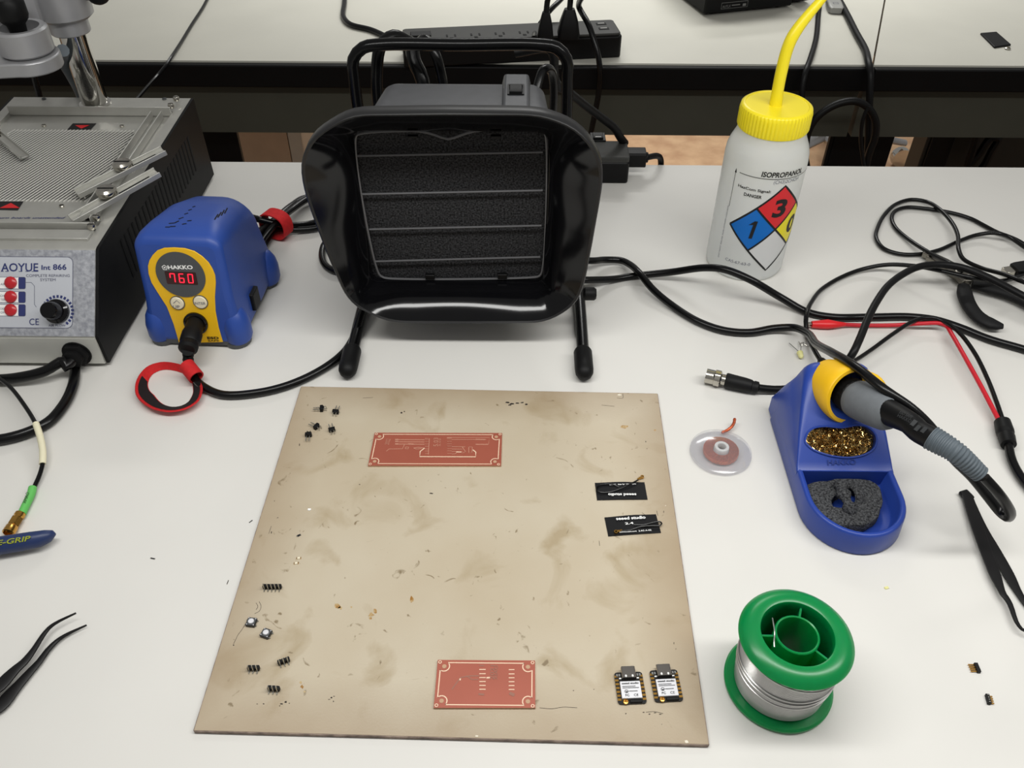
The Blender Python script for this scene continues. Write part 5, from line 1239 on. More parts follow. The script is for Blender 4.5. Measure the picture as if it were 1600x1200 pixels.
# ------------------------------------------------------------------ antennas
def antenna(label, px4, flip, cordpts, ringpx, texts, bow):
    z = BT
    c = [G(x, y, z + .0008) for x, y in px4]
    t = thing('film_antenna', label, 'antenna', sum(c) / 4 * V(1, 1, 0) + V(0, 0, z), 'film antennas on the board')
    mb = MB(); n = 14
    for i in range(n + 1):
        s_ = i / n; a = c[0] * (1 - s_) + c[1] * s_; b_ = c[3] * (1 - s_) + c[2] * s_; dz = bow * math.sin(PI * s_) ** 2
        for q in (a, b_): mb.v += [(q[0], q[1], z + .0001 + dz), (q[0], q[1], z + .0005 + dz)]
        if i:
            k = 4 * i
            mb.f += [(k - 4 + 1, k - 4 + 3, k + 3, k + 1), (k - 4, k, k + 2, k - 4 + 2), (k - 4, k - 3, k + 1, k), (k - 2, k + 2, k + 3, k - 1)]
    mb.f += [(0, 2, 3, 1), (4 * n, 4 * n + 1, 4 * n + 3, 4 * n + 2)]
    obj('film', mb, MT['antenna'], t)
    for st, xl, yl, xr, yr, h, bo in texts:
        u0 = (xl + xr) / 2
        obj('printed_text', MB().text(st, G(xl, yl, z + .0009 + bow * .9), G(xr, yr, z + .0009 + bow * .9), (0, 0, 1), h, bo), MT['white'], t, False)
    obj('cord', MB().tube(pxpath([(x, y, z + zz_) for x, y, zz_ in cordpts], .0015), .00055, 8), MT['cord'], t)
    p = G(ringpx[0], ringpx[1], z + .0016); q = G(ringpx[2], ringpx[3], z + .0016)
    mb = MB().lathe([(.0008, -.0006), (.0014, -.0006), (.0014, .0006), (.0008, .0006), (.0008, -.0006)], 16, axisframe(p, (0, 0, 1)))
    d = nrm(q - p); mb.box(p + d * .0022, (.0018, .0016, .001)).box(p + d * .0040, (.0014, .0014, .001))
    obj('coax_plug', mb, MT['gold'], t)
    return t
antenna('black film antenna with upside-down lettering, its plug poking past the far edge', ((929.5, 754), (1007, 753), (1012, 780), (933, 781)), 1,
        [(967, 761, .0014), (957, 757, .0018), (945, 756.5, .0015), (935, 759, .0015), (932, 765, .0015), (938, 769, .0015), (952, 769, .0016), (968, 764, .0022), (985, 756, .0026), (997, 750, .002)], (1003.5, 745, 990, 752),
        [('seeed studio', 994, 771, 950, 771, .0026, .03), ('seeedstudio.com', 994, 756, 978, 756, .0010, .02), ('A-02  2.4G', 976, 756, 952, 756.5, .0012, .02)], .0008)
antenna('black film antenna with upright lettering and a looped lead, nearer the front', ((944.5, 808), (1025, 803), (1033, 832), (950.5, 837.5)), 0,
        [(990, 820, .0016), (1005, 820, .002), (1022, 816, .002), (1031, 815, .002), (1034, 818, .002), (1031, 821, .002), (1018, 821.5, .0024), (1000, 823, .003), (985, 828, .0024), (970, 830, .0018)], (962.5, 831, 972, 829),
        [('seeed studio', 963, 813, 1009, 810.5, .0028, .03), ('2.4', 977, 820, 990, 819, .0020, .02), ('seeedstudio.com', 968, 832.5, 995, 831, .0013, .02), ('2.4G A-02', 998, 831, 1018, 829.5, .0014, .02)], .0008)

# ------------------------------------------------------------------ pin headers, buttons and small parts
def header(label, px, py, n, ang, z, upright=True, group='pin headers on the board', pinl=.0062, two=False):
    t = thing('pin_header', label, 'connector', (0, 0, 0), group)
    p_ = .00254
    for k in range(n):
        x = (k - (n - 1) / 2) * p_
        obj('block', MB().prism([(x - .00127, -.0008), (x - .0008, -.00127), (x + .0008, -.00127), (x + .00127, -.0008), (x + .00127, .0008), (x + .0008, .00127), (x - .0008, .00127), (x - .00127, .0008)], .0006, .0031), MT['absmatt'], t, False)
        obj('pin', MB().box((x, -.0012, (pinl + .0006) / 2), (.00064, .00064, pinl)).box((x, -.0022, .0004), (.00064, .0022, .0006)), MT['pins'], t, False)
    t.location = tuple(G(px, py, z)); t.rotation_euler = (0, 0, ang)
    return t
header('five-pin black header strip, uppermost of the headers at the board front left', 426, 919, 5, bang + .03, BT)
h3 = header('three-pin black header left of the other two three-pin headers', 397, 1046, 3, bang + .03, BT)
dup(h3, G(444, 1035, BT), bang + .42, 'three-pin black header turned askew, on the right of the three-pin ones')
dup(h3, G(428.5, 1078, BT), bang - .05, 'three-pin black header nearest the front edge of the board')
def jst(label, px, py, ang, tip=0.0, lift=0):
    t = thing('pin_connector', label, 'connector', (0, 0, 0), 'small pin connectors at the board far corner')
    obj('housing', MB().box((0, 0, .0021), (.0052, .0026, .0036)).box((0, .0016, .0028), (.0030, .0010, .0020)), MT['absmatt'], t, bevel=.0003)
    for x in (-.00127, .00127):
        obj('pin', MB().box((x, -.0040, .0021), (.00064, .0060, .00064)), MT['pins'], t, False)
        obj('tail_pin', MB().tube([(x, .001, .0030), (x, .0034, .0030), (x, .0040, .0006)], .00032, 6), MT['pins'], t)
    t.location = tuple(G(px, py, BT)); t.rotation_euler = (tip, 0, ang)
    return t
j = jst('small black pin connector, rearmost left, pins pointing left', 503, 641, -PI / 2 + .1)
dup(j, G(525, 646, BT), PI - .15, 'small black pin connector, rearmost right, pins pointing away')
dup(j, G(495, 669, BT), -PI / 2 - .5, 'small black pin connector tilted beside the left front one')
dup(j, G(519, 674, BT), PI + .35, 'small black pin connector in front of the rearmost right one')
dup(j, G(482.5, 682, BT), .05, 'small black pin connector with two pins pointing toward the viewer')
def button(label, px, py, ang):
    t = thing('tactile_button', label, 'button', (0, 0, 0), 'square push buttons on the board')
    obj('button_base', MB().prism(rrect(-.0031, .0031, -.0031, .0031, .0006, 3), .0003, .0020), MT['mcu'], t, False)
    obj('metal_plate', MB().prism(rrect(-.0027, .0027, -.0027, .0027, .0006, 3), .0020, .0023), MT['dgrey'], t, False)
    obj('plunger', MB().lathe([(.0019, .0020), (.0019, .0030), (.0016, .0033), (0, .0034)], 20), MT['cream'] if 0 else MT['can'], t)
    for x, y in ((-.0027, -.0027), (.0027, -.0027), (-.0027, .0027), (.0027, .0027)): obj('rivet', MB().lathe([(.0004, .0022), (.0003, .0026), (0, .0026)], 8, axisframe((x * .86, y * .86, 0), (0, 0, 1))), MT['can'], t)
    for x in (-.0034, .0034): obj('tab', MB().box((x, -.0018, .0005), (.0012, .0008, .0004)).box((x, .0018, .0005), (.0012, .0008, .0004)), MT['pins'], t, False)
    t.location = tuple(G(px, py, BT)); t.rotation_euler = (0, 0, ang); return t
bt = button('square push button nearer the board left edge', 393.5, 974, bang - .1)
dup(bt, G(416.5, 991.5, BT), bang - .32, 'square push button nearer the three-pin headers')
def chip(label, px, py, sx_, sy_, h, m, z, ang=0.0, ends=None, grp='tiny loose parts on the board'):
    t = thing('chip_part', label, 'component', (0, 0, 0), grp)
    obj('chip_body', MB().box((0, 0, h / 2), (sx_, sy_, h)), m, t, bevel=.0001)
    for s_ in (-1, 1): obj('end_cap', MB().box((s_ * sx_ / 2, 0, h / 2), (.0005, sy_ * .98, h * 1.02)), ends or MT['pins'], t, False)
    t.location = tuple(G(px, py, z)); t.rotation_euler = (0, 0, ang); return t
chip('tiny square white chip lying alone on the board left side', 483.5, 796.5, .0018, .0018, .0006, MT['white'], BT, ends=MT['white'])
chip('tiny black chip lying alone on the board left side', 467, 837, .0026, .0014, .0006, MT['ink'], BT, .6)
chip('tiny cream light diode, the farther of the pair', 467, 872.5, .0026, .0016, .0007, MT['cream'], BT, .1, MT['gold'])
chip('tiny cream light diode, the nearer of the pair', 463, 880.5, .0026, .0016, .0007, MT['cream'], BT, .1, MT['gold'])
chip('tiny dark sliver on the white bench just left of the board', 392, 815, .0024, .0006, .0004, MT['ink'], 0, .9, MT['ink'], 'stray slivers on the bench')
chip('thin wire clipping on the bench left of the five-pin header', 356, 910, .0028, .0005, .0004, MT['toolsteel'], 0, 1.5, None, 'stray slivers on the bench')
chip('black sliver below the red ring strap on the bench', 239, 873, .0032, .0008, .0005, MT['ink'], 0, -.2, None, 'stray slivers on the bench')
chip('tiny pale yellow chip between the iron holder and the green spool', 1385, 919, .0022, .0018, .0008, MT['ledwhite'], 0, .3, MT['ledwhite'], 'stray slivers on the bench')
def sock(label, px, py, ang, faces):
    t = thing('pin_socket', label, 'connector', (0, 0, 0), 'tiny connectors at the right front')
    obj('housing', MB().box((0, 0, .0011), (.0064, .0022, .0022)), MT['absmatt'], t, bevel=.0002)
    for k in range(4):
        x = (k - 1.5) * .0015
        obj('pin', MB().box((x, .0028 if faces else -.002, .0010), (.0007, .0042 if faces else .002, .0005)), MT['gold'], t, False)
        if not faces:
            obj('pin', MB().box((x, .0, .0023), (.0006, .0008, .0006)), MT['pins'], t, False)
    t.location = tuple(G(px, py, 0)); t.rotation_euler = (0, 0, ang); return t
sock('tiny black connector with brass pins facing left, farther of the pair', 1526, 1045, PI / 2, True)
sock('tiny black studded connector, nearer of the pair at the right front', 1543, 1094, PI / 2 - .15, False)

# ------------------------------------------------------------------ loose LED
ld = thing('light_diode', 'small clear yellowish diode with bent leads beside the blue holder', 'component', G(1250, 552))
p = G(1251, 555, .0026); d = nrm(G(1246, 540, .003) - p)
obj('lens', MB().lathe([(0, -.0040), (.0014, -.0034), (.0022, -.002), (.0024, 0), (.0024, .0026), (.0028, .0027), (.0028, .0036), (0, .0036)], 20, axisframe(p, d)), MT['ledwhite'], ld)
obj('lead', MB().tube([p + d * .0036, G(1241, 543, .003), G(1233, 536, .002)], .0003, 6), MT['pins'], ld)
obj('lead', MB().tube(smooth_path([p + d * .0036 + V(.001, 0, 0), G(1252, 541, .003), G(1257, 538, .002), G(1263, 541, .002), G(1268, 540, .002)], .002), .0003, 6), MT['pins'], ld)
obj('lead_knot', MB().tube(smooth_path([G(1248, 534, .001), G(1252, 540, .003), G(1256, 535, .004), G(1250, 537, .002)], .001), .0004, 6), MT['pins'], ld)

# ------------------------------------------------------------------ desoldering braid
wk = thing('braid_spool', 'clear plastic spool of copper desoldering braid beside the board', 'spool', (.2072, .1105, 0))
WMx = np.eye(4); WMx[:3, 3] = (.2072, .1105, 0)
obj('lower_flange', MB().lathe([(.0, .0004), (.0236, .0004), (.0243, .0010), (.0236, .0017), (.0, .0019)], 56, WMx), MT['clear'], wk)
obj('upper_flange', MB().lathe([(.0052, .0062), (.0150, .0060), (.0225, .0036), (.0240, .0030), (.0242, .0038), (.0226, .0046), (.0152, .0072), (.0052, .0074), (.0052, .0062)], 56, WMx), MT['clear'], wk)
obj('hub', MB().lathe([(.0034, .002), (.0034, .0088), (.0044, .0092), (.0056, .0088), (.0060, .0070), (.0060, .002)], 32, WMx), MT['hdpe'], wk)
prof = []
for k in range(9):
    r_ = .0063 + k * .00085; prof += [(r_, .0048), (r_ + .0002, .0055), (r_ + .0006, .0055), (r_ + .0008, .0048)]
obj('copper_braid', MB().lathe([(.0063, .0021)] + prof + [(.0139, .0021)], 48, WMx, rib=lambda i, r, z: .0002 if i % 2 else 0), MT['copper'], wk)
bp = smooth_path([G(1128, 676, .004), G(1135, 673, .004), G(1143, 667, .005), G(1147, 660, .006), G(1148, 654, .007)], .0012)
obj('braid_tail', MB().tube(bp, [.0011 + (.0003 if i % 2 else 0) for i in range(len(bp))], 8), MT['copper'], wk)

# ------------------------------------------------------------------ solder spool
ss_ = thing('solder_spool', 'green plastic spool wound with silver solder wire', 'spool', (.2095, -.0865, 0))
SMx = np.eye(4); SMx[:3, 3] = (.2095, -.0865, 0)
RF = .0332
obj('lower_flange', MB().lathe([(.0125, .0), (RF - .0012, .0), (RF, .0014), (RF, .0030), (RF - .0012, .0044), (.0125, .0048), (.0125, .0)], 72, SMx), MT['green'], ss_)
obj('upper_flange', MB().lathe([(.0207, .0500), (RF - .001, .0512), (RF, .0524), (RF - .0006, .0538), (RF - .0035, .0560), (.0268, .0574), (.0225, .0577), (.0212, .0572), (.0207, .0560), (.0207, .0500)], 72, SMx), MT['green'], ss_)
obj('outer_barrel', MB().lathe([(.0207, .0048), (.0218, .0048), (.0218, .0505), (.0207, .0505), (.0207, .0048)], 56, SMx), MT['green'], ss_)
obj('core_tube', MB().lathe([(.0116, .0006), (.0130, .0006), (.0130, .0555), (.0124, .0562), (.0116, .0558), (.0116, .0006)], 48, SMx), MT['green'], ss_)
for px, py in ((1254, 940), (1195, 990), (1290, 1024)):
    q = G(px, py, .056) - SMx[:3, 3]; a = math.atan2(q[1], q[0])
    obj('spoke', MB().box((.0169, 0, .029), (.0082, .0012, .050), SMx @ rotz(a)), MT['green'], ss_)
prof = [(.0215, .0052)]; nw = 46
for k in range(nw):
    z0_ = .0054 + k * (.0442 / nw); dz_ = .0442 / nw; r_ = .0272 + .0012 * math.sin(k / nw * PI)
    prof += [(r_, z0_), (r_ + .00035, z0_ + dz_ * .25), (r_ + .00035, z0_ + dz_ * .7), (r_, z0_ + dz_)]
prof += [(.0219, .0497), (.0219, .0052)]; prof[0] = (.0219, .0052)
obj('solder_winding', MB().lathe(prof, 72, SMx), MT['solder'], ss_)
for k, (za, zb, rr__) in enumerate(((.030, .046, .0294), (.0285, .031, .0291), (.0255, .0275, .0291), (.0235, .0225, .0288))):
    pts = []
    for i in range(73):
        a = 2 * PI * i / 72 - 2.4; w_ = .5 - .5 * math.cos(2 * PI * i / 72)
        pts.append(SMx[:3, 3] + V(rr__ * math.cos(a), rr__ * math.sin(a), za * w_ + zb * (1 - w_)))
    obj('loose_turn', MB().tube(pts[:-1], .00055, 8, closed=True), MT['solder'], ss_)
obj('wire_end', MB().tube(smooth_path([G(1207, 966, .058), G(1209, 978, .060), G(1210.5, 990, .060), G(1209.5, 1001, .058), G(1210, 1011, .057)], .002), .00045, 8), MT['solder'], ss_)

# ------------------------------------------------------------------ cables at the right
tag(cable('black_cable', [(760, 420, .004), (840, 432, .004), (880, 437, .004), (905, 437.5, .015), (925, 437.5, .012), (960, 436, .004), (990, 431.5, .0035), (1050, 425, .012), (1100, 418.5, .026), (1132, 421, .032), (1172, 437, .029), (1220, 465, .012), (1262, 488, .0037), (1300, 495.5, .0037), (1360, 495.5, .0037), (1420, 495, .0037), (1462, 500, .0037), (1500, 512, .0037), (1545, 530, .0037), (1600, 546, .0037), (1690, 575, .0037)], .0036, MT['cord'], n=12), 'glossy black power cord running from the extractor past the bottle to the right', 'cable')
bn = thing('bnc_cable', 'thick black cable arching over the pliers, ending in a nickel bayonet plug', 'cable', G(1150, 598))
A, B = G(1103, 587, .0072), G(1133, 594, .0072); d = nrm(B - A); L = np.linalg.norm(B - A); MA = axisframe(A, d)
obj('bayonet_plug', MB().lathe([(.0052, .004), (.0052, .0), (.0064, .0), (.0064, L * .42), (.0073, L * .46), (.0073, L * .74), (.0060, L * .78), (.0048, L * .82), (.0048, L * 1.02)], 32, MA, rib=lambda i, r, z: -.0005 if (r > .0070 and i % 4 == 0) else 0), MT['nickel'], bn)
obj('bayonet_pin', MB().ball((A + d * L * .3) + V(.001, -.004, .0048), (.0012, .0012, .0012), 10, 6), MT['hole'], bn)
obj('plug_mouth', MB().lathe([(0, .002), (.005, .002)], 24, MA), MT['hole'], bn, False)
C2 = G(1184, 606, .0066)
d2 = nrm(C2 - B); L2 = np.linalg.norm(C2 - B)
obj('plug_boot', MB().lathe([(.0058, .0), (.0066, .001), (.0062, L2 * .6), (.0056, L2 * .8), (.0050, L2 * .82), (.0050, L2 * .86), (.0054, L2 * .88), (.0052, L2), (.003, L2 + .001)], 28, axisframe(B, d2)), MT['rubber'], bn)
obj('cord', MB().tube(pxpath([(1184, 606, .0066), (1200, 608, .0050), (1220, 608.5, .004), (1248, 604, .0035), (1275, 596, .0036), (1300, 586, .004), (1318, 572, .011), (1332, 553, .024), (1344, 528, .030), (1356, 498, .033), (1370, 471, .034), (1388, 446, .034), (1410, 429, .033), (1432, 418, .032), (1452, 414, .031), (1480, 414, .030), (1510, 420, .029), (1545, 434, .029), (1600, 463, .028), (1680, 505, .022)]), .0034, 12), MT['cord_matt'], bn)
us = thing('usb_cable', 'thin black cable with a metal-tipped plug curving behind the red clip', 'cable', G(1300, 440))
obj('cord', MB().tube(pxpath([(1284, 566, .010), (1276, 553, .009), (1268, 538, .006), (1261, 520, .0035), (1259, 503, .009), (1262, 485, .011), (1268, 472, .009), (1284, 452, .004), (1315, 433, .004), (1350, 420, .006), (1388, 413.5, .011), (1432, 416, .018), (1470, 423, .022), (1510, 432.5, .024), (1545, 438.5, .020), (1570, 438.5, .015), (1590, 433, .010), (1612, 424, .008)]), .0022, 10), MT['cord'], us)
A, B = G(1293, 574, .012), G(1283, 564, .010); d = nrm(A - B)
obj('end_boot', MB().lathe([(.0024, -.002), (.0036, 0), (.0042, .008), (.0042, .016)], 16, axisframe(B, d)), MT['rubber'], us)
A, B = G(1572, 424, .008), G(1590, 421, .009); u_ = nrm(B - A)
MU = frame(A, u_, np.cross(V(0, 0, 1), u_))
obj('plug_metal', MB().box((.004, 0, 0), (.012, .010, .0044), MU), MT['nickel'], us, bevel=.0004)
obj('plug_shell', MB().loft([[tuple((MU @ V(x, a, b_, 1))[:3]) for a, b_ in rrect(-w_, w_, -h_, h_, .0015)] for x, w_, h_ in ((.008, .0072, .0040), (.012, .0078, .0044), (.03, .0078, .0044), (.036, .0055, .0036))]), MT['absmatt'], us)

lpz = lambda pts: [(1360 + x / 6.667, 300 + y / 6.667, z) for x, y, z in pts]
outer_ = lpz([(1600, 570, .006), (1450, 470, .008), (1330, 432, .011), (1250, 427, .009), (1100, 450, .006), (930, 510, .0045), (700, 610, .004), (500, 650, .003), (300, 645, .003), (140, 590, .003), (60, 480, .003), (80, 360, .003), (160, 220, .003), (280, 120, .003), (430, 80, .003), (580, 100, .004), (720, 180, .008), (850, 320, .009), (910, 450, .0095), (920, 600, .009), (970, 700, .008), (1150, 790, .010), (1400, 860, .017), (1600, 940, .022), (1900, 1040, .022)])
inner_ = lpz([(1600, 545, .003), (1480, 480, .003), (1330, 425, .0035), (1200, 358, .003), (1050, 280, .003), (900, 232, .003), (750, 200, .003), (560, 172, .003), (380, 160, .003), (265, 195, .003), (222, 270, .003), (260, 370, .003), (380, 480, .004), (600, 625, .0095), (720, 690, .015), (850, 755, .020), (960, 830, .020)])
lc = thing('looped_cable', 'black cable lying in two loose loops behind the pliers', 'cable', G(1440, 340))
obj('cord', MB().tube(pxpath(outer_ [:1][::-1] + []) if 0 else pxpath(list(reversed(inner_)) + [(1625, 405, .003), (1650, 425, .004), (1640, 408, .006)] + outer_), .0022, 10), MT['cord'], lc)

# clip lead: black moulded joint, red and black wires, red clip
cl = thing('clip_lead', 'lead splitting into red and black wires with a red crocodile clip', 'cable', G(1480, 540))
A, B = G(1566, 659, .007), G(1576, 695, .007); d = nrm(B - A); L = np.linalg.norm(B - A)
obj('moulded_joint', MB().lathe([(.004, 0), (.0062, .0004), (.0068, L * .4), (.0066, L * .52), (.0061, L * .56), (.0061, L * .64), (.0064, L * .68), (.0058, L), (.003, L + .0004)], 28, axisframe(A, d)), MT['absmatt'], cl)
obj('cord', MB().tube(pxpath([(1576, 695, .007), (1579, 712, .006), (1585, 728, .005), (1600, 752, .0045), (1640, 795, .0045)]), .0034, 12), MT['cord'], cl)
obj('red_wire', MB().tube(pxpath([(1563, 661, .008), (1552, 640, .009), (1532, 602, .011), (1506, 555, .012), (1487, 522, .010), (1479, 510, .0085), (1470, 505.5, .0095), (1440, 505.5, .0085), (1400, 508, .004), (1365, 508.5, .003), (1335, 508, .003), (1318, 507, .004)]), .0019, 10), MT['redwire'], cl)
obj('black_wire', MB().tube(pxpath([(1568, 660, .008), (1557, 628, .009), (1543, 592, .010), (1523, 552, .012), (1500, 521, .0135), (1482, 506, .0125), (1463, 497.5, .0118), (1445, 496.5, .0115), (1425, 503, .011), (1395, 522, .010), (1365, 544, .008), (1338, 562, .010), (1318, 572, .015), (1306, 578, .015)]), .0019, 10), MT['cord'], cl)
cpx = [G(x, y, .0045) for x, y in ((1321, 507), (1308, 507), (1294, 506.5), (1281, 507), (1268, 507))]
cd_ = nrm(cpx[-1] - cpx[0]); cw = nrm(np.cross(V(0, 0, 1), cd_))
obj('clip_cover', MB().loft([[tuple(p + cw * x * w_ + V(0, 0, z_ * h_)) for x, z_ in circ(1, 16)] for p, w_, h_ in zip(cpx, (.0018, .0034, .0052, .0042, .0032), (.0018, .0030, .0042, .0040, .0032))]), MT['redclip'], cl)
obj('clip_jaw', MB().box(cpx[-1] + cd_ * .002 + V(0, 0, .0014), (.006, .0030, .0006)).box(cpx[-1] + cd_ * .002 - V(0, 0, .0014), (.006, .0030, .0006)), MT['nickel'], cl, False)
p = G(1303, 580, .014); obj('black_clip', MB().loft([[tuple(p + V(-q, .0006 * q / .01, -.0) + V(0, a * w_, b_ * w_)) for a, b_ in circ(1, 14)] for q, w_ in ((-.004, .002), (.004, .0036), (.012, .0040), (.022, .003))]), MT['rubber'], cl)

# ------------------------------------------------------------------ pliers
pr = thing('pliers', 'steel wire pliers with two spread matt black grips under the cables', 'pliers', G(1490, 440))
def grip(pts, w, name='handle_grip'):
    P = smooth_path([G(x, y, z) for x, y, z in pts], .004); n_ = len(P)
    return obj(name, MB().tube(P, [w * (.78 + .22 * min(1, i / 3)) * (1 if i < n_ - 2 else (.8 if i == n_ - 2 else .45)) for i in range(n_)], 16, flat=.62), MT['pliers'], pr)
grip([(1506, 447, .007), (1508, 462, .007), (1516, 480, .007), (1530, 496, .007), (1548, 506, .007), (1567, 510, .007)], .0074)
grip([(1519, 444, .007), (1545, 450, .007), (1575, 458, .007), (1610, 474, .007), (1660, 505, .007), (1690, 528, .007)], .0078)
ja = MB()
def jaw(pts, w0, w1, z0, z1):
    P = [G(x, y, 0) for x, y in pts]; d = nrm(P[-1] - P[0]); c = np.cross(V(0, 0, 1), d); n_ = len(P); o = []
    l = [p + c * (w0 + (w1 - w0) * i / (n_ - 1)) for i, p in enumerate(P)]; r_ = [p - c * (w0 + (w1 - w0) * i / (n_ - 1)) for i, p in enumerate(P)]
    return MB().prism([tuple(p[:2]) for p in l + r_[::-1]], z0, z1)
obj('jaw', jaw([(1440, 404), (1452, 408), (1472, 418), (1492, 430), (1506, 440)], .003, .007, .003, .009), MT['toolsteel'], pr, bevel=.0008)
obj('jaw', jaw([(1446, 410), (1460, 418), (1478, 430), (1496, 442), (1504, 450)], .0022, .004, .0035, .0085), MT['toolsteel'], pr, bevel=.0008)
p = G(1500, 437, 0); obj('pivot', MB().lathe([(.0075, .002), (.0075, .0098), (.0065, .0104), (0, .0105)], 28, axisframe(p, (0, 0, 1))), MT['toolsteel'], pr)
obj('shank', jaw([(1503, 440), (1507, 450)], .0035, .0045, .004, .009), MT['toolsteel'], pr, bevel=.0006)
obj('shank', jaw([(1505, 438), (1524, 446)], .0035, .0045, .004, .009), MT['toolsteel'], pr, bevel=.0006)
obj('spring_pin', MB().lathe([(.0011, .0), (.0011, .006), (0, .0062)], 12, axisframe(G(1510, 437, .0085), (0, 0, 1))), MT['chrome'], pr)

# ------------------------------------------------------------------ tweezers
def strip(pts, wid, th, zf):     # flat tapering bar standing on edge / lying; pts in pixels
    P = [G(x, y, z) for x, y, z in pts]; loops = []; n_ = len(P)
    for i, p in enumerate(P):
        d = nrm(P[min(i + 1, n_ - 1)] - P[max(i - 1, 0)]); c = nrm(np.cross(V(0, 0, 1), d)); w = wid[i] / 2; t_ = th[i] / 2
        u_ = np.cross(d, c)
        loops.append([tuple(p + c * a * w + u_ * b_ * t_) for a, b_ in ((-1, -.6), (-.8, -1), (.8, -1), (1, -.6), (1, .6), (.8, 1), (-.8, 1), (-1, .6))])
    return MB().loft(loops)
tw = thing('tweezers', 'black tweezers with bent needle tips at the left front', 'tweezers', G(40, 1050))
def pxs(l, z): return [(x / 6.319, 940 + y / 6.319, z_) for (x, y), z_ in zip(l, z)]
up = pxs([(-420, 1150), (-200, 960), (0, 830), (80, 745), (165, 660), (235, 600), (330, 480), (420, 340), (480, 265), (545, 215), (640, 165), (752, 113)], [.006, .006, .006, .006, .006, .006, .006, .006, .006, .006, .006, .006])
upw = [.0075, .0085, .0086, .0088, .0084, .0060, .0050, .0036, .0030, .0022, .0013, .0003]
obj('arm', strip(smooth_path([V(*p) for p in up], 8), np.interp(np.linspace(0, 1, len(smooth_path([V(*p) for p in up], 8))), np.linspace(0, 1, len(upw)), upw), np.full(400, .0016), 0), MT['tweeze'], tw, ang=50)
lo_ = pxs([(-420, 1235), (-200, 1130), (0, 1030), (110, 905), (220, 780), (300, 690), (390, 590), (470, 480), (560, 390), (640, 335), (740, 285), (856, 232)], [.0025] * 12)
low = [.0075, .0085, .0088, .0090, .0088, .0066, .0056, .0042, .0034, .0024, .0014, .0003]
sm_ = smooth_path([V(*p) for p in lo_], 8)
obj('arm', strip(sm_, np.interp(np.linspace(0, 1, len(sm_)), np.linspace(0, 1, len(low)), low), np.full(400, .0016), 0), MT['tweeze'], tw, ang=50)
p = [G(x, y, .0042) for x, y in ((-66, 1124), (-40, 1112))]
obj('joined_end', MB().box((p[0] + p[1]) / 2, (.014, .009, .0052)), MT['tweeze'], tw, bevel=.001)
tr_ = thing('tweezers', 'matt black flat tweezers at the right edge', 'tweezers', G(1560, 880))
pz = lambda l: [(1380 + x / 2.068, 560 + y / 2.068, z) for x, y, z in l]
a_ = pz([(270, 438, .004), (283, 480, .004), (305, 545, .004), (333, 625, .0045), (362, 700, .005), (388, 762, .005), (396, 772, .005), (410, 795, .005), (430, 850, .005), (448, 875, .005), (480, 890, .005)])
aw = [.0072, .0085, .0088, .0086, .0082, .0078, .0045, .0040, .0032, .0022, .0008]
sa = smooth_path([V(*p) for p in a_], 8)
obj('arm', strip(sa, np.interp(np.linspace(0, 1, len(sa)), np.linspace(0, 1, len(aw)), aw), np.full(400, .0016), 0), MT['tweeze'], tr_, ang=50)
b_ = pz([(270, 438, .0018), (290, 490, .0018), (322, 555, .0018), (355, 610, .0018), (395, 680, .0018), (430, 745, .0018), (452, 780, .0018), (470, 805, .0018), (500, 850, .0018)])
bw = [.0072, .0082, .0080, .0078, .0080, .0078, .0050, .0040, .0015]
sb_ = smooth_path([V(*p) for p in b_], 8)
obj('arm', strip(sb_, np.interp(np.linspace(0, 1, len(sb_)), np.linspace(0, 1, len(bw)), bw), np.full(400, .0016), 0), MT['tweeze'], tr_, ang=50)
p = G(1510, 774, .0029); obj('joined_end', MB().box((0, 0, 0), (.0078, .009, .0034), axisframe(p, (0, 0, 1)) @ rotz(.35)), MT['tweeze'], tr_, bevel=.0012)

# ------------------------------------------------------------------ coax cable with gold connector, locking pliers
cx_ = thing('coax_cable', 'thin black cable with cream and green sleeves and gold screw connector', 'cable', G(45, 720))
wp = [(-60, 560, .012), (-25, 575, .014), (0, 592, .016), (18, 607, .0165), (40, 636, .0155), (54, 659, .014), (62, 680, .0125), (67, 705, .010), (66, 728, .007), (60, 747, .005), (51, 766, .004), (43, 784, .0035)]
obj('cord', MB().tube(pxpath(wp), .0017, 10), MT['cord'], cx_)
obj('cream_sleeve', MB().tube(pxpath([(56, 662, .0138), (62, 680, .0125), (67, 705, .010), (66.5, 725, .0073)]), .0026, 12), MT['creamsleeve'], cx_)
gs = obj('green_sleeve', MB().tube(pxpath([(51, 762, .0042), (48, 774, .0038), (41, 788, .0038), (34, 803, .0038)]), [.0027] * 2 + [.0031] * 60 if 0 else .0030, 14), MT['greensleeve'], cx_)
gt = tree(gs)
try:
    A_, B_ = on_surf(gt, 40, 787), on_surf(gt, 46, 770)
    obj('sleeve_print', MB().text('XMAO', A_[0], B_[0], A_[1], .0022, lift=.0004), MT['ink'], gs if 0 else cx_, False)
except Exception: pass
A, B = G(32, 803, .0040), G(13, 833, .0042); d = nrm(B - A); L = np.linalg.norm(B - A)
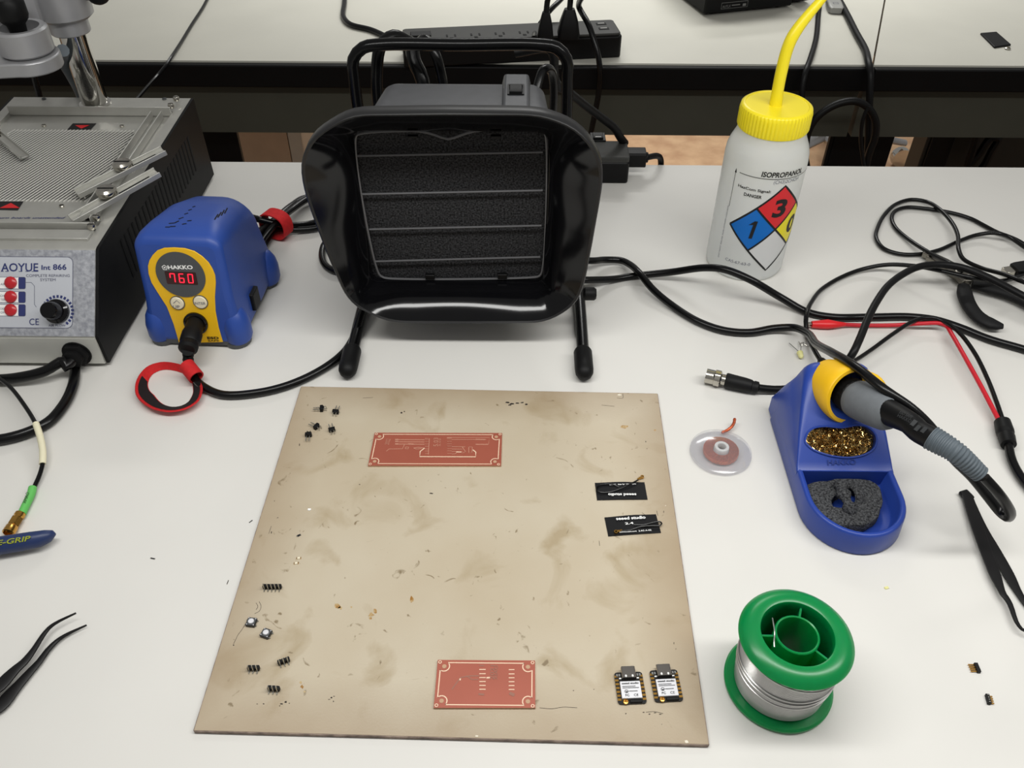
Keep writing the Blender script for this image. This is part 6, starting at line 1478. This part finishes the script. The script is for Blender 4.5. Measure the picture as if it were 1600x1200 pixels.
obj('gold_connector', MB().lathe([(.0028, -.001), (.0038, 0), (.0038, .002), (.0030, .0028), (.0030, .004)], 24, axisframe(A, d)).lathe([(.0036, .004), (.0042, .0045), (.0042, L * .62), (.0034, L * .66)], 6, axisframe(A, d)).lathe([(.0033, L * .60), (.0036, L * .64), (.0044, L * .70), (.0044, L), (.0034, L + .0005), (.0030, L - .002)], 24, axisframe(A, d)), MT['gold'], cx_)
lk = thing('locking_pliers', 'navy dipped pliers handle with green lettering at the left edge', 'pliers', G(20, 850))
hz_ = .0085
P = [G(x, y, hz_) for x, y in ((-190, 884), (-120, 873), (-60, 862), (0, 852.5), (40, 846), (66, 841.5), (79, 838), (86, 835.5))]
hw_ = (.0072, .0072, .0072, .0070, .0068, .0062, .0045, .0012)
hdl = obj('handle_grip', MB().loft([[tuple(p + V(a * .12 * w, a * w, b_ * w * .92)) for a, b_ in circ(1, 20)] for p, w in zip(P, hw_)]), MT['handle'], lk, ang=70)
ltm = tree(hdl)
try:
    pa_, pb2 = on_surf(ltm, -1, 852), on_surf(ltm, 49, 844.5)
    n_ = nrm(pa_[1] + pb2[1]); u_ = nrm(pb2[0] - pa_[0])
    st0 = pa_[0] - u_ * np.linalg.norm(pb2[0] - pa_[0]) * .50
    obj('lettering', MB().text('VISE-GRIP', st0, pb2[0], n_, .0036, .02, .25, lift=.0007), mat('green_print', (150, 158, 44), rough=.5), lk, False)
except Exception: pass
P2 = [G(x, y, .006) for x, y in ((-190, 930), (-120, 920), (-70, 905), (-40, 898))]
obj('handle_grip', MB().loft([[tuple(p + V(0, a * w, b_ * w * .9)) for a, b_ in circ(1, 16)] for p, w in zip(P2, (.006, .006, .006, .003))]), MT['handle'], lk)
P3 = [G(x, y, .007) for x, y in ((-320, 915), (-250, 902), (-185, 895))]
obj('jaw_body', MB().loft([[tuple(p + V(0, a * w * 1.4, b_ * .005)) for a, b_ in circ(1, 14)] for p, w in zip(P3, (.006, .010, .012))]), MT['toolsteel'], lk)
